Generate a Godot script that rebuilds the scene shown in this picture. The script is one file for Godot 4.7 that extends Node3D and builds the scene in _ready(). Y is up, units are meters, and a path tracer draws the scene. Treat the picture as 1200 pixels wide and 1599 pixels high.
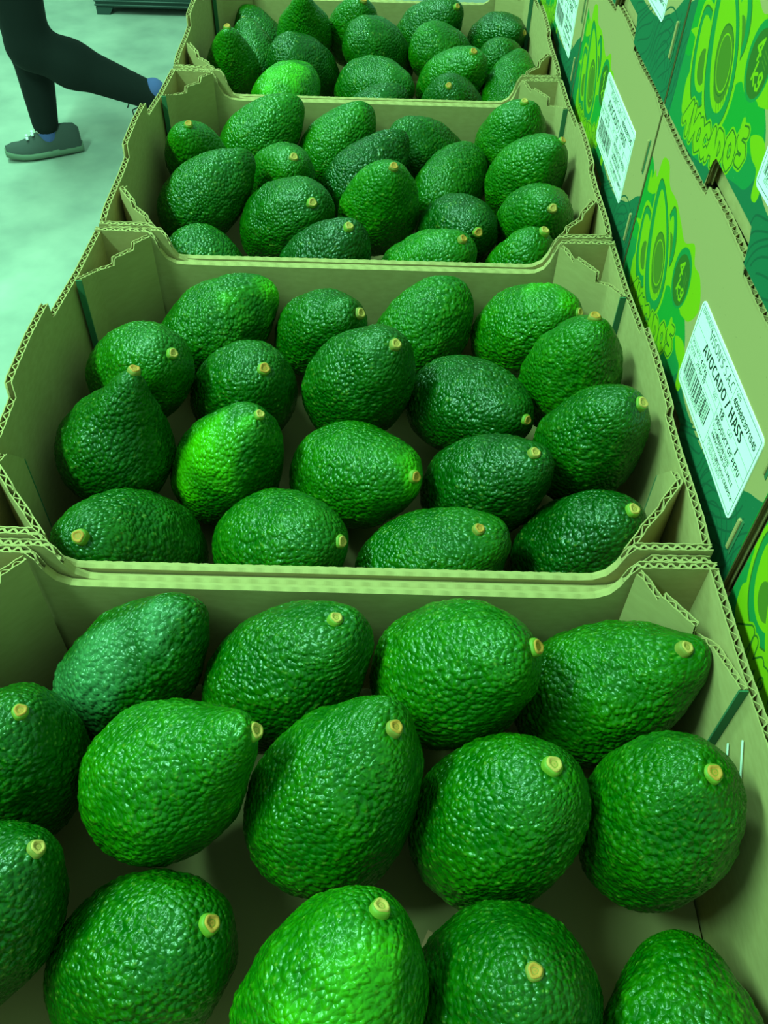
extends Node3D

const H := 1.03            # height of the rim of the trays above the floor
const PITCH := 0.2793      # depth of one tray row
const TINT := Color(0.33, 1.0, 0.60)      # what the green roof leaves of the daylight
const ADDED_LAMPS := [[Vector3(-1.35, 3.0, 0.1), 10.5], [Vector3(-1.35, 3.0, -2.4), 8.5]]  # place and energy of the added lamps
var rng := RandomNumberGenerator.new()
var lumps := FastNoiseLite.new()
var pebbles := FastNoiseLite.new()
var M := {}
var tray_name := ["nearest", "second", "third", "farthest"]
var stem_mesh: ArrayMesh
var scar_mesh: ArrayMesh

# ---------------------------------------------------------------- helpers
func mat(c: Color, rough := 0.8, spec := 0.5) -> StandardMaterial3D:
	var m := StandardMaterial3D.new()
	m.albedo_color = c.linear_to_srgb()
	m.roughness = rough
	m.metallic_specular = spec
	return m

func noise_tex(freq: float, a: Color, b: Color, size := 512, kind := FastNoiseLite.TYPE_SIMPLEX_SMOOTH, sd := 3, octaves := 4) -> NoiseTexture2D:
	var n := FastNoiseLite.new()
	n.noise_type = kind
	n.frequency = freq
	n.seed = sd
	n.fractal_octaves = octaves
	var t := NoiseTexture2D.new()
	t.width = size
	t.height = size
	t.seamless = true
	t.noise = n
	var g := Gradient.new()
	g.set_color(0, a)
	g.set_color(1, b)
	t.color_ramp = g
	return t

func mi(called: String, mesh: Mesh, m: Material, parent: Node = self) -> MeshInstance3D:
	var o := MeshInstance3D.new()
	o.name = called
	o.mesh = mesh
	if m:
		o.material_override = m
	parent.add_child(o, true)
	return o

func numbered(called: String) -> String:
	if not has_node(NodePath(called)):
		return called
	var k := 1
	while has_node(NodePath("%s_%03d" % [called, k])):
		k += 1
	return "%s_%03d" % [called, k]

func thing(called: String, label: String, category: String, group := "") -> Node3D:
	var o := Node3D.new()
	o.name = numbered(called)
	add_child(o)
	o.set_meta("label", label)
	o.set_meta("category", category)
	if group:
		o.set_meta("group", group)
	return o

func quad(st: SurfaceTool, a: Vector3, b: Vector3, c: Vector3, d: Vector3, n := Vector3.ZERO, uv := Rect2(0, 0, 1, 1)) -> void:
	# a b c d run clockwise seen from the front
	if n == Vector3.ZERO:
		n = (c - a).cross(b - a).normalized()
	var p := [a, b, c, a, c, d]
	if (c - a).cross(b - a).dot(n) + (d - a).cross(c - a).dot(n) < 0.0:
		p = [a, c, b, a, d, c]
		uv_swap(st, n, p, uv)
		return
	var t := [Vector2(uv.position.x, uv.end.y), uv.position, Vector2(uv.end.x, uv.position.y), Vector2(uv.position.x, uv.end.y), Vector2(uv.end.x, uv.position.y), uv.end]
	for i in 6:
		st.set_normal(n)
		st.set_uv(t[i])
		st.add_vertex(p[i])

func uv_swap(st: SurfaceTool, n: Vector3, p: Array, uv: Rect2) -> void:
	var t := [Vector2(uv.position.x, uv.end.y), Vector2(uv.end.x, uv.position.y), uv.position, Vector2(uv.position.x, uv.end.y), uv.end, Vector2(uv.end.x, uv.position.y)]
	for i in 6:
		st.set_normal(n)
		st.set_uv(t[i])
		st.add_vertex(p[i])

func box(st: SurfaceTool, lo: Vector3, hi: Vector3) -> void:
	var v := func(i: int) -> Vector3: return Vector3(hi.x if i & 1 else lo.x, hi.y if i & 2 else lo.y, hi.z if i & 4 else lo.z)
	for f in [[0, 2, 3, 1, 0, 0, -1], [5, 7, 6, 4, 0, 0, 1], [4, 6, 2, 0, -1, 0, 0], [1, 3, 7, 5, 1, 0, 0], [2, 6, 7, 3, 0, 1, 0], [4, 0, 1, 5, 0, -1, 0]]:
		quad(st, v.call(f[0]), v.call(f[1]), v.call(f[2]), v.call(f[3]), Vector3(f[4], f[5], f[6]))

func tool() -> SurfaceTool:
	var st := SurfaceTool.new()
	st.begin(Mesh.PRIMITIVE_TRIANGLES)
	return st

func bevel_box(st: SurfaceTool, lo: Vector3, hi: Vector3, b: float) -> void:
	# a box whose twelve edges are chamfered
	var c := (lo + hi) / 2
	var h := (hi - lo) / 2
	for ax in 3:
		for s in [-1.0, 1.0]:
			var n := Vector3.ZERO
			n[ax] = s
			var u := (ax + 1) % 3
			var w := (ax + 2) % 3
			var q := []
			for k in [[-1, -1], [-1, 1], [1, 1], [1, -1]]:
				var p := Vector3.ZERO
				p[ax] = s * h[ax]
				p[u] = k[0] * (h[u] - b)
				p[w] = k[1] * (h[w] - b)
				q.append(c + p)
			quad(st, q[0], q[1], q[2], q[3], n)
			for t in [-1.0, 1.0]:
				var e := []
				for k in [-1.0, 1.0]:
					var p1 := Vector3.ZERO
					p1[ax] = s * h[ax]
					p1[u] = t * (h[u] - b)
					p1[w] = k * (h[w] - b)
					var p2 := Vector3.ZERO
					p2[ax] = s * (h[ax] - b)
					p2[u] = t * h[u]
					p2[w] = k * (h[w] - b)
					e.append([c + p1, c + p2])
				var nn := Vector3.ZERO
				nn[ax] = s
				nn[u] = t
				quad(st, e[0][0], e[0][1], e[1][1], e[1][0], nn.normalized())

func lathe(prof: Array, n: int, wob := 0.0) -> ArrayMesh:
	# profile of Vector2(radius, y)
	var st := tool()
	st.set_smooth_group(0)
	for j in n + 1:
		var f := TAU * j / n
		for p in prof:
			var k := 1.0 + wob * sin(3.0 * f + 1.0) + wob * 0.7 * sin(5.0 * f)
			st.add_vertex(Vector3(p.x * k * cos(f), p.y, p.x * k * sin(f)))
	var m := prof.size()
	for j in n:
		for i in m - 1:
			var a := j * m + i
			for q in [a, a + 1, a + m, a + 1, a + m + 1, a + m]:
				st.add_index(q)
	st.generate_normals()
	return st.commit()

func mid_top(pts: Array) -> float:
	var m := -1e9
	for p in pts:
		m = maxf(m, p.y)
	return m

func at_s(pts: Array, s: float) -> float:
	# a height out of a list of Vector2(s, y)
	if s <= pts[0].x:
		return pts[0].y
	for i in pts.size() - 1:
		if s <= pts[i + 1].x:
			var d: float = pts[i + 1].x - pts[i].x
			return lerpf(pts[i].y, pts[i + 1].y, (s - pts[i].x) / d if d > 1e-6 else 1.0)
	return pts[-1].y

# corrugated board: two liners with a wavy medium between them, standing on a path in plan (Vector2(x, z)), cut to a top and a bottom outline
func board(path: Array, top: Array, bottom: Array, thick: float, flute := 0.0068, per := 6, fray := 0.00018, lean := 0.0, crush := 0.00042) -> ArrayMesh:
	var st := tool()
	var seg := [0.0]
	for i in path.size() - 1:
		seg.append(seg[-1] + path[i].distance_to(path[i + 1]))
	var total: float = seg[-1]
	var ss := []
	var n := int(ceil(total / flute * per))
	for i in n + 1:
		ss.append(total * i / n)
	for list in [top, bottom]:
		for p in list:
			if p.x > 0.0005 and p.x < total - 0.0005:
				ss.append(p.x - 0.0002)
				ss.append(p.x + 0.0002)
	for v in seg:
		ss.append(v)
	ss.sort()
	var pos := []
	for s in ss:
		var i := 0
		while i < path.size() - 2 and s > seg[i + 1]:
			i += 1
		var a: Vector2 = path[i]
		var b: Vector2 = path[i + 1]
		var d := (b - a).normalized()
		var p := a.lerp(b, clampf((s - seg[i]) / (seg[i + 1] - seg[i]), 0, 1))
		var nn := Vector2(d.y, -d.x)
		# soften the folds
		if i > 0 and s - seg[i] < 0.003:
			var e: Vector2 = (path[i] - path[i - 1]).normalized()
			nn = nn.lerp(Vector2(e.y, -e.x), 0.5 - (s - seg[i]) / 0.006).normalized()
		elif i < path.size() - 2 and seg[i + 1] - s < 0.003:
			var e: Vector2 = (path[i + 2] - path[i + 1]).normalized()
			nn = nn.lerp(Vector2(e.y, -e.x), 0.5 - (seg[i + 1] - s) / 0.006).normalized()
		pos.append([p, nn, at_s(top, s), at_s(bottom, s), s])
	var lt := 0.0006
	var peak := mid_top(top) if crush > 0.0005 else -1e9
	var h := thick / 2
	var shift := func(q: Array, o: float, y: float) -> Vector3:
		return Vector3(q[0].x + q[1].x * o, y, q[0].y + q[1].y * o + lean * y)
	for i in pos.size() - 1:
		var a: Array = pos[i]
		var b: Array = pos[i + 1]
		if b[4] - a[4] < 1e-6:
			continue
		for side in [1.0, -1.0]:
			var fr := 0.0 if peak - a[2] > 0.012 else fray
			var ya: float = a[2] + sin(a[4] * 911.0 + side * 2.0) * fr + sin(a[4] * 2300.0) * fr * 0.6
			var yb: float = b[2] + sin(b[4] * 911.0 + side * 2.0) * fr + sin(b[4] * 2300.0) * fr * 0.6
			var o := [h * side, (h - lt) * side]
			var va := [shift.call(a, o[0], ya), shift.call(a, o[1], ya), shift.call(a, o[0], a[3]), shift.call(a, o[1], a[3])]
			var vb := [shift.call(b, o[0], yb), shift.call(b, o[1], yb), shift.call(b, o[0], b[3]), shift.call(b, o[1], b[3])]
			var na: Vector3 = Vector3(a[1].x, 0, a[1].y) * side
			var nb: Vector3 = Vector3(b[1].x, 0, b[1].y) * side
			for q in [[va[2], va[0], vb[0], vb[2], na, nb], [va[3], va[1], vb[1], vb[3], -na, -nb], [va[0], va[1], vb[1], vb[0], Vector3.UP, Vector3.UP], [va[2], va[3], vb[3], vb[2], Vector3.DOWN, Vector3.DOWN]]:
				var ord := [0, 1, 2, 0, 2, 3]
				if (q[2] - q[0]).cross(q[1] - q[0]).dot(q[4]) < 0.0:
					ord = [0, 2, 1, 0, 3, 2]
				for k in ord:
					st.set_normal(q[4] if k < 2 else q[5])
					st.set_uv(Vector2.ZERO)
					st.add_vertex(q[k])
		# the wavy sheet inside
		var w := TAU / flute
		var oa := sin(a[4] * w) * (h - lt)
		var ob := sin(b[4] * w) * (h - lt)
		var m := [shift.call(a, oa, a[3]), shift.call(a, oa, a[2] - 0.0004), shift.call(b, ob, b[2] - 0.0004), shift.call(b, ob, b[3])]
		quad(st, m[0], m[1], m[2], m[3])
		if peak - a[2] > 0.012:
			# the cut edge is crushed shut here
			var ca := 0.00025 * sin(a[4] * 700.0)
			var cb := 0.00025 * sin(b[4] * 700.0)
			quad(st, shift.call(a, -h, a[2]), shift.call(a, 0.0, a[2] + 0.0007 + ca), shift.call(b, 0.0, b[2] + 0.0007 + cb), shift.call(b, -h, b[2]))
			quad(st, shift.call(a, 0.0, a[2] + 0.0007 + ca), shift.call(a, h, a[2]), shift.call(b, h, b[2]), shift.call(b, 0.0, b[2] + 0.0007 + cb))
			continue
		var rw := crush
		quad(st, shift.call(a, oa - rw, a[2] - 0.0004), shift.call(a, oa + rw, a[2] - 0.0004), shift.call(b, ob + rw, b[2] - 0.0004), shift.call(b, ob - rw, b[2] - 0.0004), Vector3.UP)
	for e in [0, pos.size() - 1]:
		var q: Array = pos[e]
		for side in [1.0, -1.0]:
			quad(st, shift.call(q, h * side, q[3]), shift.call(q, h * side, q[2]), shift.call(q, (h - lt) * side, q[2]), shift.call(q, (h - lt) * side, q[3]))
	return st.commit()

# ---------------------------------------------------------------- avocados
func pear(t: float, a: float) -> float:
	var neck := maxf(a - 0.3, 0.0) * 1.8 * smoothstep(-0.15, 0.65, t) * (1.0 - 0.5 * smoothstep(0.75, 1.0, t))
	return sqrt(maxf(1.0 - t * t, 0.0)) * (1.0 - a * t - 0.25 * a * t * t) * (1.0 - neck)

func avocado_body(L: float, R: float, a: float, stem: Vector3, tone: float, nu: int, nv: int, sd: int, blush: Vector3, blush_amount: float) -> ArrayMesh:
	var m := 0.0
	for i in 200:
		m = maxf(m, pear(-1.0 + i * 0.01, a))
	var verts := PackedVector3Array()
	var cols := PackedColorArray()
	var norms := PackedVector3Array()
	var w := nu + 1
	verts.resize(w * (nv + 1))
	cols.resize(w * (nv + 1))
	norms.resize(w * (nv + 1))
	var off := Vector3(sd * 1.37, sd * 0.71, sd * 2.13)
	var dark := Color(0.0012, 0.034, 0.0022).lerp(Color(0.006, 0.120, 0.0006), tone)
	var pale := Color(0.007, 0.092, 0.008).lerp(Color(0.042, 0.245, 0.0006), tone)
	var lime := blush_color
	var cs := PackedFloat32Array()
	var sn := PackedFloat32Array()
	for j in nu:
		cs.append(cos(TAU * j / nu))
		sn.append(sin(TAU * j / nu))
	for i in nv + 1:
		var t := -cos(PI * i / nv)
		var r := R * pear(t, a) / m
		var y := t * L / 2
		# the way out of the smooth shape, by a difference along the outline
		var t2 := clampf(t + 0.01, -1, 1)
		var t1 := clampf(t - 0.01, -1, 1)
		var slope := Vector2(L / 2 * (t2 - t1), -R * (pear(t2, a) - pear(t1, a)) / m).normalized()
		for j in nu:
			var p := Vector3(r * cs[j], y, r * sn[j])
			var out := Vector3(slope.x * cs[j], slope.y, slope.x * sn[j])
			var ds := p.distance_to(stem)
			var near := smoothstep(0.028, 0.006, ds)
			# round warts; drawn out towards the stem, gone round it
			var q := p * 1000.0 + off * 30.0
			if near > 0.0:
				q = q.lerp(Vector3(q.x * 1.5, q.y * 0.5, q.z * 1.5), near * 0.6)
			var c := -pebbles.get_noise_3dv(q)
			c = clampf(1.0 - (1.0 - c) * (1.0 - c) * 1.75, 0.0, 1.0)
			var g := lumps.get_noise_3dv(p * 1000.0 + off * 10.0)
			var amp := 0.00095 * (1.0 - 0.75 * near) * (0.72 + 0.5 * g)
			var dip := -0.0016 * exp(-ds * ds / 0.00004)
			verts[i * w + j] = p + out * (c * amp + g * 0.0012 + dip)
			var col := dark.lerp(pale, clampf(c * c * 0.6 + g * 0.3, 0.0, 1.0))
			# pale corky specks on some of the warts
			var speck := smoothstep(0.86, 0.98, c) * smoothstep(0.1, 0.5, sin(p.x * 2900.0 + sin(p.y * 1700.0 + sd) * 2.0) * sin(p.z * 2300.0 + p.y * 1900.0))
			col = col.lerp(Color(0.26, 0.30, 0.05), speck * 0.45)
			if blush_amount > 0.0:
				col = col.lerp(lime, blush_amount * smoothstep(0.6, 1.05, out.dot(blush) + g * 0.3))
			cols[i * w + j] = col
		verts[i * w + nu] = verts[i * w]
		cols[i * w + nu] = cols[i * w]
	for i in nv + 1:
		var lo: int = maxi(i - 1, 0) * w
		var hi: int = mini(i + 1, nv) * w
		for j in nu:
			var du := verts[i * w + (j + 1) % nu] - verts[i * w + (j + nu - 1) % nu]
			var dv := verts[hi + j] - verts[lo + j]
			var n := dv.cross(du).normalized()
			if i == 0:
				n = Vector3.DOWN
			elif i == nv:
				n = Vector3.UP
			norms[i * w + j] = n
		norms[i * w + nu] = norms[i * w]
	var idx := PackedInt32Array()
	for i in nv:
		for j in nu:
			var k := i * w + j
			idx.append_array(PackedInt32Array([k, k + 1, k + w, k + 1, k + w + 1, k + w]))
	var arr := []
	arr.resize(Mesh.ARRAY_MAX)
	arr[Mesh.ARRAY_VERTEX] = verts
	arr[Mesh.ARRAY_NORMAL] = norms
	arr[Mesh.ARRAY_COLOR] = cols
	arr[Mesh.ARRAY_INDEX] = idx
	var am := ArrayMesh.new()
	am.add_surface_from_arrays(Mesh.PRIMITIVE_TRIANGLES, arr)
	return am

var fruit_count := 0
var blush_dir := Vector3.ZERO
var blush_amount := 0.0
var blush_color := Color(0.09, 0.52, 0.004)

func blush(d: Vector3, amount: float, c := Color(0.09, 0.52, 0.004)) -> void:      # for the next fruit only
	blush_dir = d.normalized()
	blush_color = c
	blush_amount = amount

func fruit(label: String, tray: int, c: Vector3, turn: float, lift: float, L: float, R: float, a: float, stem_off: float, stem_round: float, tone: float) -> void:
	fruit_count += 1
	var o := thing("avocado", label, "avocado", "avocados in the %s tray" % tray_name[tray])
	var d := Vector3(cos(lift) * sin(turn), sin(lift), -cos(lift) * cos(turn))
	var u := d.cross(Vector3.UP).normalized()
	var ww := u.cross(d)
	var b := Basis(u, d, ww)
	o.transform = Transform3D(b, c + Vector3(0, H, 0))
	var m := 0.0
	for i in 200:
		m = maxf(m, pear(-1.0 + i * 0.01, a))
	var t := 1.0 - maxf(stem_off, 0.0)
	var r := R * pear(t, a) / m
	var stem := Vector3(r * cos(stem_round), t * L / 2, r * sin(stem_round))
	var res: Array = [[240, 160], [180, 124], [130, 90], [92, 66]][tray]
	var body := avocado_body(L, R, a, stem, tone, res[0], res[1], fruit_count, b.inverse() * blush_dir, blush_amount)
	blush_amount = 0.0
	mi("skin", body, M.skin_far if tray > 1 else M.skin, o)
	# the stem stands out of the skin at its own place
	var n := (stem - Vector3(0, t * L / 2 * 0.45, 0)).normalized()
	var x := n.cross(Vector3(0.3, 0.2, 0.9)).normalized()
	var s := mi("stem", stem_mesh, M.stem_green if fruit_count % 3 != 1 else M.stem_olive, o)
	var big := 0.70 + 0.22 * fmod(fruit_count * 0.618, 1.0)
	s.transform = Transform3D(Basis(x, n, x.cross(n)).scaled(Vector3.ONE * big), stem - n * 0.0016)
	mi("stem_scar", scar_mesh, M.scar if fruit_count % 2 else M.scar_pale, s)

# ---------------------------------------------------------------- trays and cartons
const END_TOP := [Vector2(0, 0), Vector2(0.0355, -0.0005), Vector2(0.039, -0.006), Vector2(0.0415, -0.0145), Vector2(0.045, -0.0205), Vector2(0.051, -0.0238), Vector2(0.058, -0.0245), Vector2(0.292, -0.0245), Vector2(0.299, -0.0238), Vector2(0.305, -0.0205), Vector2(0.3085, -0.0145), Vector2(0.311, -0.006), Vector2(0.3145, -0.0005), Vector2(0.35, 0)]

func side_top(bump: float) -> Array:        # from the far end to the near one
	return [Vector2(0, 0.0), Vector2(0.05, -0.001), Vector2(0.1, 0.0018), Vector2(0.1035, 0.0025), Vector2(0.1042, 0.0078 + bump), Vector2(0.135, 0.0084 + bump), Vector2(0.170, 0.0068 + bump), Vector2(0.1745, 0.006 + bump), Vector2(0.1752, 0.002), Vector2(0.2, 0.0008), Vector2(0.25, 0.002), Vector2(0.272, -0.001)]

func raised(pts: Array, dy: float) -> Array:
	var r := []
	for p in pts:
		r.append(p + Vector2(0, dy))
	return r

const TRAY_H := 0.113

func tray(k: int, label: String) -> void:
	# k counts boundaries: this tray reaches from z = -k * PITCH towards the camera
	var o := thing("cardboard_tray", label, "tray", "open cardboard trays of avocados")
	o.position = Vector3(0, H - TRAY_H, -k * PITCH)
	var zb := 0.0032
	var zf := PITCH - 0.0032
	var D := zf - zb
	var flat_bottom := [Vector2(0, 0), Vector2(1, 0)]
	var per := 6 if k < 1 else (6 if k == 0 else 4)
	var jit := rng.randf_range(-0.001, 0.001)
	# ends
	for e in [zb + 0.0021, zf - 0.0021]:
		mi("end_wall", board([Vector2(-0.175, e), Vector2(0.175, e)], raised(END_TOP, TRAY_H + jit), flat_bottom, 0.0042, 0.0052, per, 0.00022, 0.0, 0.0009), M.kraft, o)
	# an inner ply a little lower, glued to the front end
	mi("end_ply", board([Vector2(-0.132, zf - 0.0058), Vector2(0.132, zf - 0.0058)], [Vector2(0, TRAY_H - 0.032), Vector2(0.006, TRAY_H - 0.0265), Vector2(0.258, TRAY_H - 0.0265), Vector2(0.264, TRAY_H - 0.032)], flat_bottom, 0.0022, 0.0045, 4), M.kraft, o)
	# plies folded over between this tray and the one behind it
	mi("end_ply", board([Vector2(-0.168, 0.0), Vector2(0.1735, 0.0)], raised(END_TOP, TRAY_H - 0.0012), flat_bottom, 0.0040, 0.0045, 4, 0.0002, 0.0, 0.0009), M.kraft, o)
	for s in [-1.0, 1.0]:
		var path := []
		for i in 13:
			var f := i / 12.0
			path.append(Vector2(s * (0.1729 + 0.0022 * sin(PI * f) * (1.4 if s < 0 else 0.3)), zb + 0.004 + (D - 0.008) * f))
		var sw := mi("side_wall", board(path, raised(side_top(0.005 if s < 0 else 0.0), TRAY_H), flat_bottom, 0.0042, 0.0068, per), M.kraft, o)
		# corner flaps fold from the end wall over to the side wall
		for back in [true, false]:
			var z0 := zb + 0.0062 if back else zf - 0.0072
			var q := 1.0 if back else -1.0
			var fp := [Vector2(s * 0.1385, z0), Vector2(s * 0.1475, z0 + q * 0.0105), Vector2(s * 0.1672, z0 + q * 0.034), Vector2(s * 0.1692, z0 + q * 0.0605)]
			var top: Array
			if back:
				top = [Vector2(0, -0.0005), Vector2(0.004, -0.001), Vector2(0.0135, -0.0062), Vector2(0.0142, -0.0022), Vector2(0.033, -0.0042), Vector2(0.0337, -0.0108), Vector2(0.045, -0.0078), Vector2(0.071, 0.0015)]
				if s < 0:
					top = [Vector2(0, -0.001), Vector2(0.013, -0.001), Vector2(0.0145, -0.005), Vector2(0.03, -0.0045), Vector2(0.0312, -0.0092), Vector2(0.045, -0.0072), Vector2(0.071, 0.003)]
			else:
				top = [Vector2(0, -0.009), Vector2(0.012, -0.006), Vector2(0.0128, -0.003), Vector2(0.03, -0.0035), Vector2(0.0308, 0.0005), Vector2(0.045, 0.0045), Vector2(0.056, 0.0), Vector2(0.071, -0.018)]
			var flap := mi("corner_flap", board(fp, raised(top, TRAY_H), flat_bottom, 0.0036, 0.0062, per, 0.0002), M.kraft, o)
			var e := tool()
			var ez: float = fp[3].y + q * 0.0004
			var ytop: float = TRAY_H + top[-1].y - 0.001
			box(e, Vector3(s * fp[3].x - 0.0019, 0.003, ez - 0.0005), Vector3(s * fp[3].x + 0.0019, ytop, ez + 0.0005))
			mi("flap_edge", mirror_x(e.commit(), s), M.green_edge, flap)
	var st := tool()
	bevel_box(st, Vector3(-0.1705, 0.0, zb + 0.004), Vector3(0.1705, 0.0035, zf - 0.004), 0.0004)
	mi("bottom", st.commit(), M.kraft_inside, o)
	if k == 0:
		# painted spots of light on the bottom and dried glue on the right wall
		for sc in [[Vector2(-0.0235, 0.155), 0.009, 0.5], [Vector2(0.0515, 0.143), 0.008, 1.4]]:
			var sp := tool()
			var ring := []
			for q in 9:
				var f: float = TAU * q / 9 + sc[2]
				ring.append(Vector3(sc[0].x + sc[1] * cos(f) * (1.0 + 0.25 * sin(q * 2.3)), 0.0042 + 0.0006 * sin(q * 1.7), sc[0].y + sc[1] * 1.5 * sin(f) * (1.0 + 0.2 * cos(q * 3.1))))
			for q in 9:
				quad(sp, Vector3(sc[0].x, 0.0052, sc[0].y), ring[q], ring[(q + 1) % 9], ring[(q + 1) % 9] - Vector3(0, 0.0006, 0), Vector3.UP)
			mi("painted_light_spot", sp.commit(), M.light_spot, o)
		for gl in [[0.096, 0.100, 0.080, 0.112], [0.082, 0.094, 0.066, 0.104]]:
			var gs := tool()
			bevel_box(gs, Vector3(0.1700, 0, -0.0004), Vector3(0.1708, 0.024, 0.0004), 0.0002)
			var gm := mi("glue_streak", gs.commit(), M.glue, o)
			gm.position = Vector3(0.0, gl[2], gl[1])
			gm.rotation.x = -0.75
	var sh := tool()
	printed(sh, func(s: float) -> float: return -0.1752 - 0.0031 * sin(PI * clampf((s - 0.004) / (D - 0.008), 0.0, 1.0)), zb, D, side_top(0.005), TRAY_H, 0.0)
	mi("printed_sheet", sh.commit(), M.print_sheet, o)

func mirror_x(m: Mesh, s: float) -> Mesh:
	if s > 0:
		return m
	var st := tool()
	var arr := m.surface_get_arrays(0)
	var v: PackedVector3Array = arr[Mesh.ARRAY_VERTEX]
	var n: PackedVector3Array = arr[Mesh.ARRAY_NORMAL]
	for i in range(0, v.size(), 3):
		for j in [0, 2, 1]:
			st.set_normal(n[i + j] * Vector3(-1, 1, 1))
			st.add_vertex(v[i + j] * Vector3(-1, 1, 1))
	return st.commit()

const CART_H := 0.113

# the printed outer liner of a side that faces -x: u from its far end to its near one
func printed(st: SurfaceTool, x: Callable, z0: float, D: float, top: Array, h: float, shift: float, notch := false) -> void:
	var n := 92
	for i in n:
		var ya := []
		for s in [D * i / n, D * (i + 1) / n]:
			var lo := 0.0
			if notch:
				lo = at_s(NOTCH, s)
			ya.append([s, lo, h + at_s(top, s) - 0.0008])
		var p := []
		for q in [[ya[0][0], ya[0][1]], [ya[0][0], ya[0][2]], [ya[1][0], ya[1][2]], [ya[1][0], ya[1][1]]]:
			p.append([Vector3(x.call(q[0]), q[1], z0 + q[0]), Vector2((q[0] - shift) / 0.276, 1.0 - q[1] / 0.122)])
		for k in [0, 1, 2, 0, 2, 3]:
			st.set_normal(Vector3.LEFT)
			st.set_uv(p[k][1])
			st.add_vertex(p[k][0])

const NOTCH := [Vector2(0, 0), Vector2(0.1005, 0.0), Vector2(0.1015, 0.012), Vector2(0.104, 0.0165), Vector2(0.172, 0.0155), Vector2(0.1745, 0.010), Vector2(0.1755, 0.0), Vector2(0.276, 0)]

func carton(label: String, x: float, y: float, z: float, D: float, shift: float, sticker: float) -> void:
	var o := thing("avocado_carton", label, "carton", "printed avocado cartons stacked beside the trays")
	o.position = Vector3(x, H + y, z)
	var top := []
	for p in side_top(0.0):
		top.append(p * Vector2(D / 0.272, 1.0))
	var front := mi("printed_panel", board([Vector2(0.0023, 0), Vector2(0.0023, D)], raised(top, CART_H), NOTCH, 0.0044), M.kraft, o)
	var sh := tool()
	printed(sh, func(_s: float) -> float: return -0.0001, 0.0, D, top, CART_H, shift, true)
	mi("printed_sheet", sh.commit(), M.print_sheet, front)
	var flat_bottom := [Vector2(0, 0), Vector2(1, 0)]
	for e in [0.0022, D - 0.0022]:
		mi("end_wall", board([Vector2(0.006, e), Vector2(0.35, e)], raised(END_TOP, CART_H), flat_bottom, 0.0042, 0.0068, 3), M.kraft, o)
	mi("back_panel", board([Vector2(0.3525, 0), Vector2(0.3525, D)], raised(top, CART_H), flat_bottom, 0.0042, 0.0068, 3), M.kraft, o)
	# an inner wall that shows through the cut-out in the bottom edge
	mi("inner_panel", board([Vector2(0.0085, 0.006), Vector2(0.0085, D - 0.006)], [Vector2(0, 0.06), Vector2(1, 0.06)], flat_bottom, 0.003, 0.0068, 3), M.kraft, o)
	var st := tool()
	bevel_box(st, Vector3(0.008, 0.0, 0.005), Vector3(0.348, 0.0035, D - 0.005), 0.0004)
	mi("bottom", st.commit(), M.kraft_inside, o)
	# tabs locked through slits near the near end
	for yy in [0.022, 0.072]:
		for zz in [D - 0.0095]:
			var tb := tool()
			bevel_box(tb, Vector3(-0.0013, yy, zz - 0.0013), Vector3(0.001, yy + 0.02, zz + 0.0013), 0.0004)
			mi("locking_tab", tb.commit(), M.kraft, front)
			var sl := tool()
			box(sl, Vector3(-0.0004, yy - 0.001, zz + 0.0014), Vector3(0.001, yy + 0.021, zz + 0.0034))
			mi("slit", sl.commit(), M.green_edge, front)
	if sticker > 0.0:
		shipping_label(front, Vector3(-0.0004, 0.0305, sticker))

# the white sticker: 110 x 51 mm, u along +z, v up
func shipping_label(parent: Node, at: Vector3) -> void:
	var w := 0.110
	var h := 0.051
	var st := tool()
	var ring := []
	for c in [[w - 0.004, h - 0.004, 0.0], [0.004, h - 0.004, 90.0], [0.004, 0.004, 180.0], [w - 0.004, 0.004, 270.0]]:
		for k in 5:
			var f := deg_to_rad(c[2] + k * 22.5)
			ring.append(Vector2(c[0] + 0.004 * cos(f), c[1] + 0.004 * sin(f)))
	var mid := Vector2(w / 2, h / 2)
	for i in ring.size():
		var a: Vector2 = ring[i]
		var b: Vector2 = ring[(i + 1) % ring.size()]
		for p in [mid, b, a]:
			st.set_normal(Vector3.LEFT)
			st.set_uv(Vector2.ZERO)
			st.add_vertex(Vector3(-0.0002, p.y, p.x))
		quad(st, Vector3(0.0004, a.y, a.x), Vector3(0.0004, b.y, b.x), Vector3(-0.0002, b.y, b.x), Vector3(-0.0002, a.y, a.x), Vector3(0, b.x - a.x, a.y - b.y).normalized() * -1.0)
	var lab := mi("shipping_label", st.commit(), M.paper, parent)
	lab.position = at
	lab.set_meta("label", "white printed shipping label")
	if label_ink == null:
		label_ink = make_ink(w, h)
	mi("label_print", label_ink, M.ink, lab)

var label_ink: ArrayMesh

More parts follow.
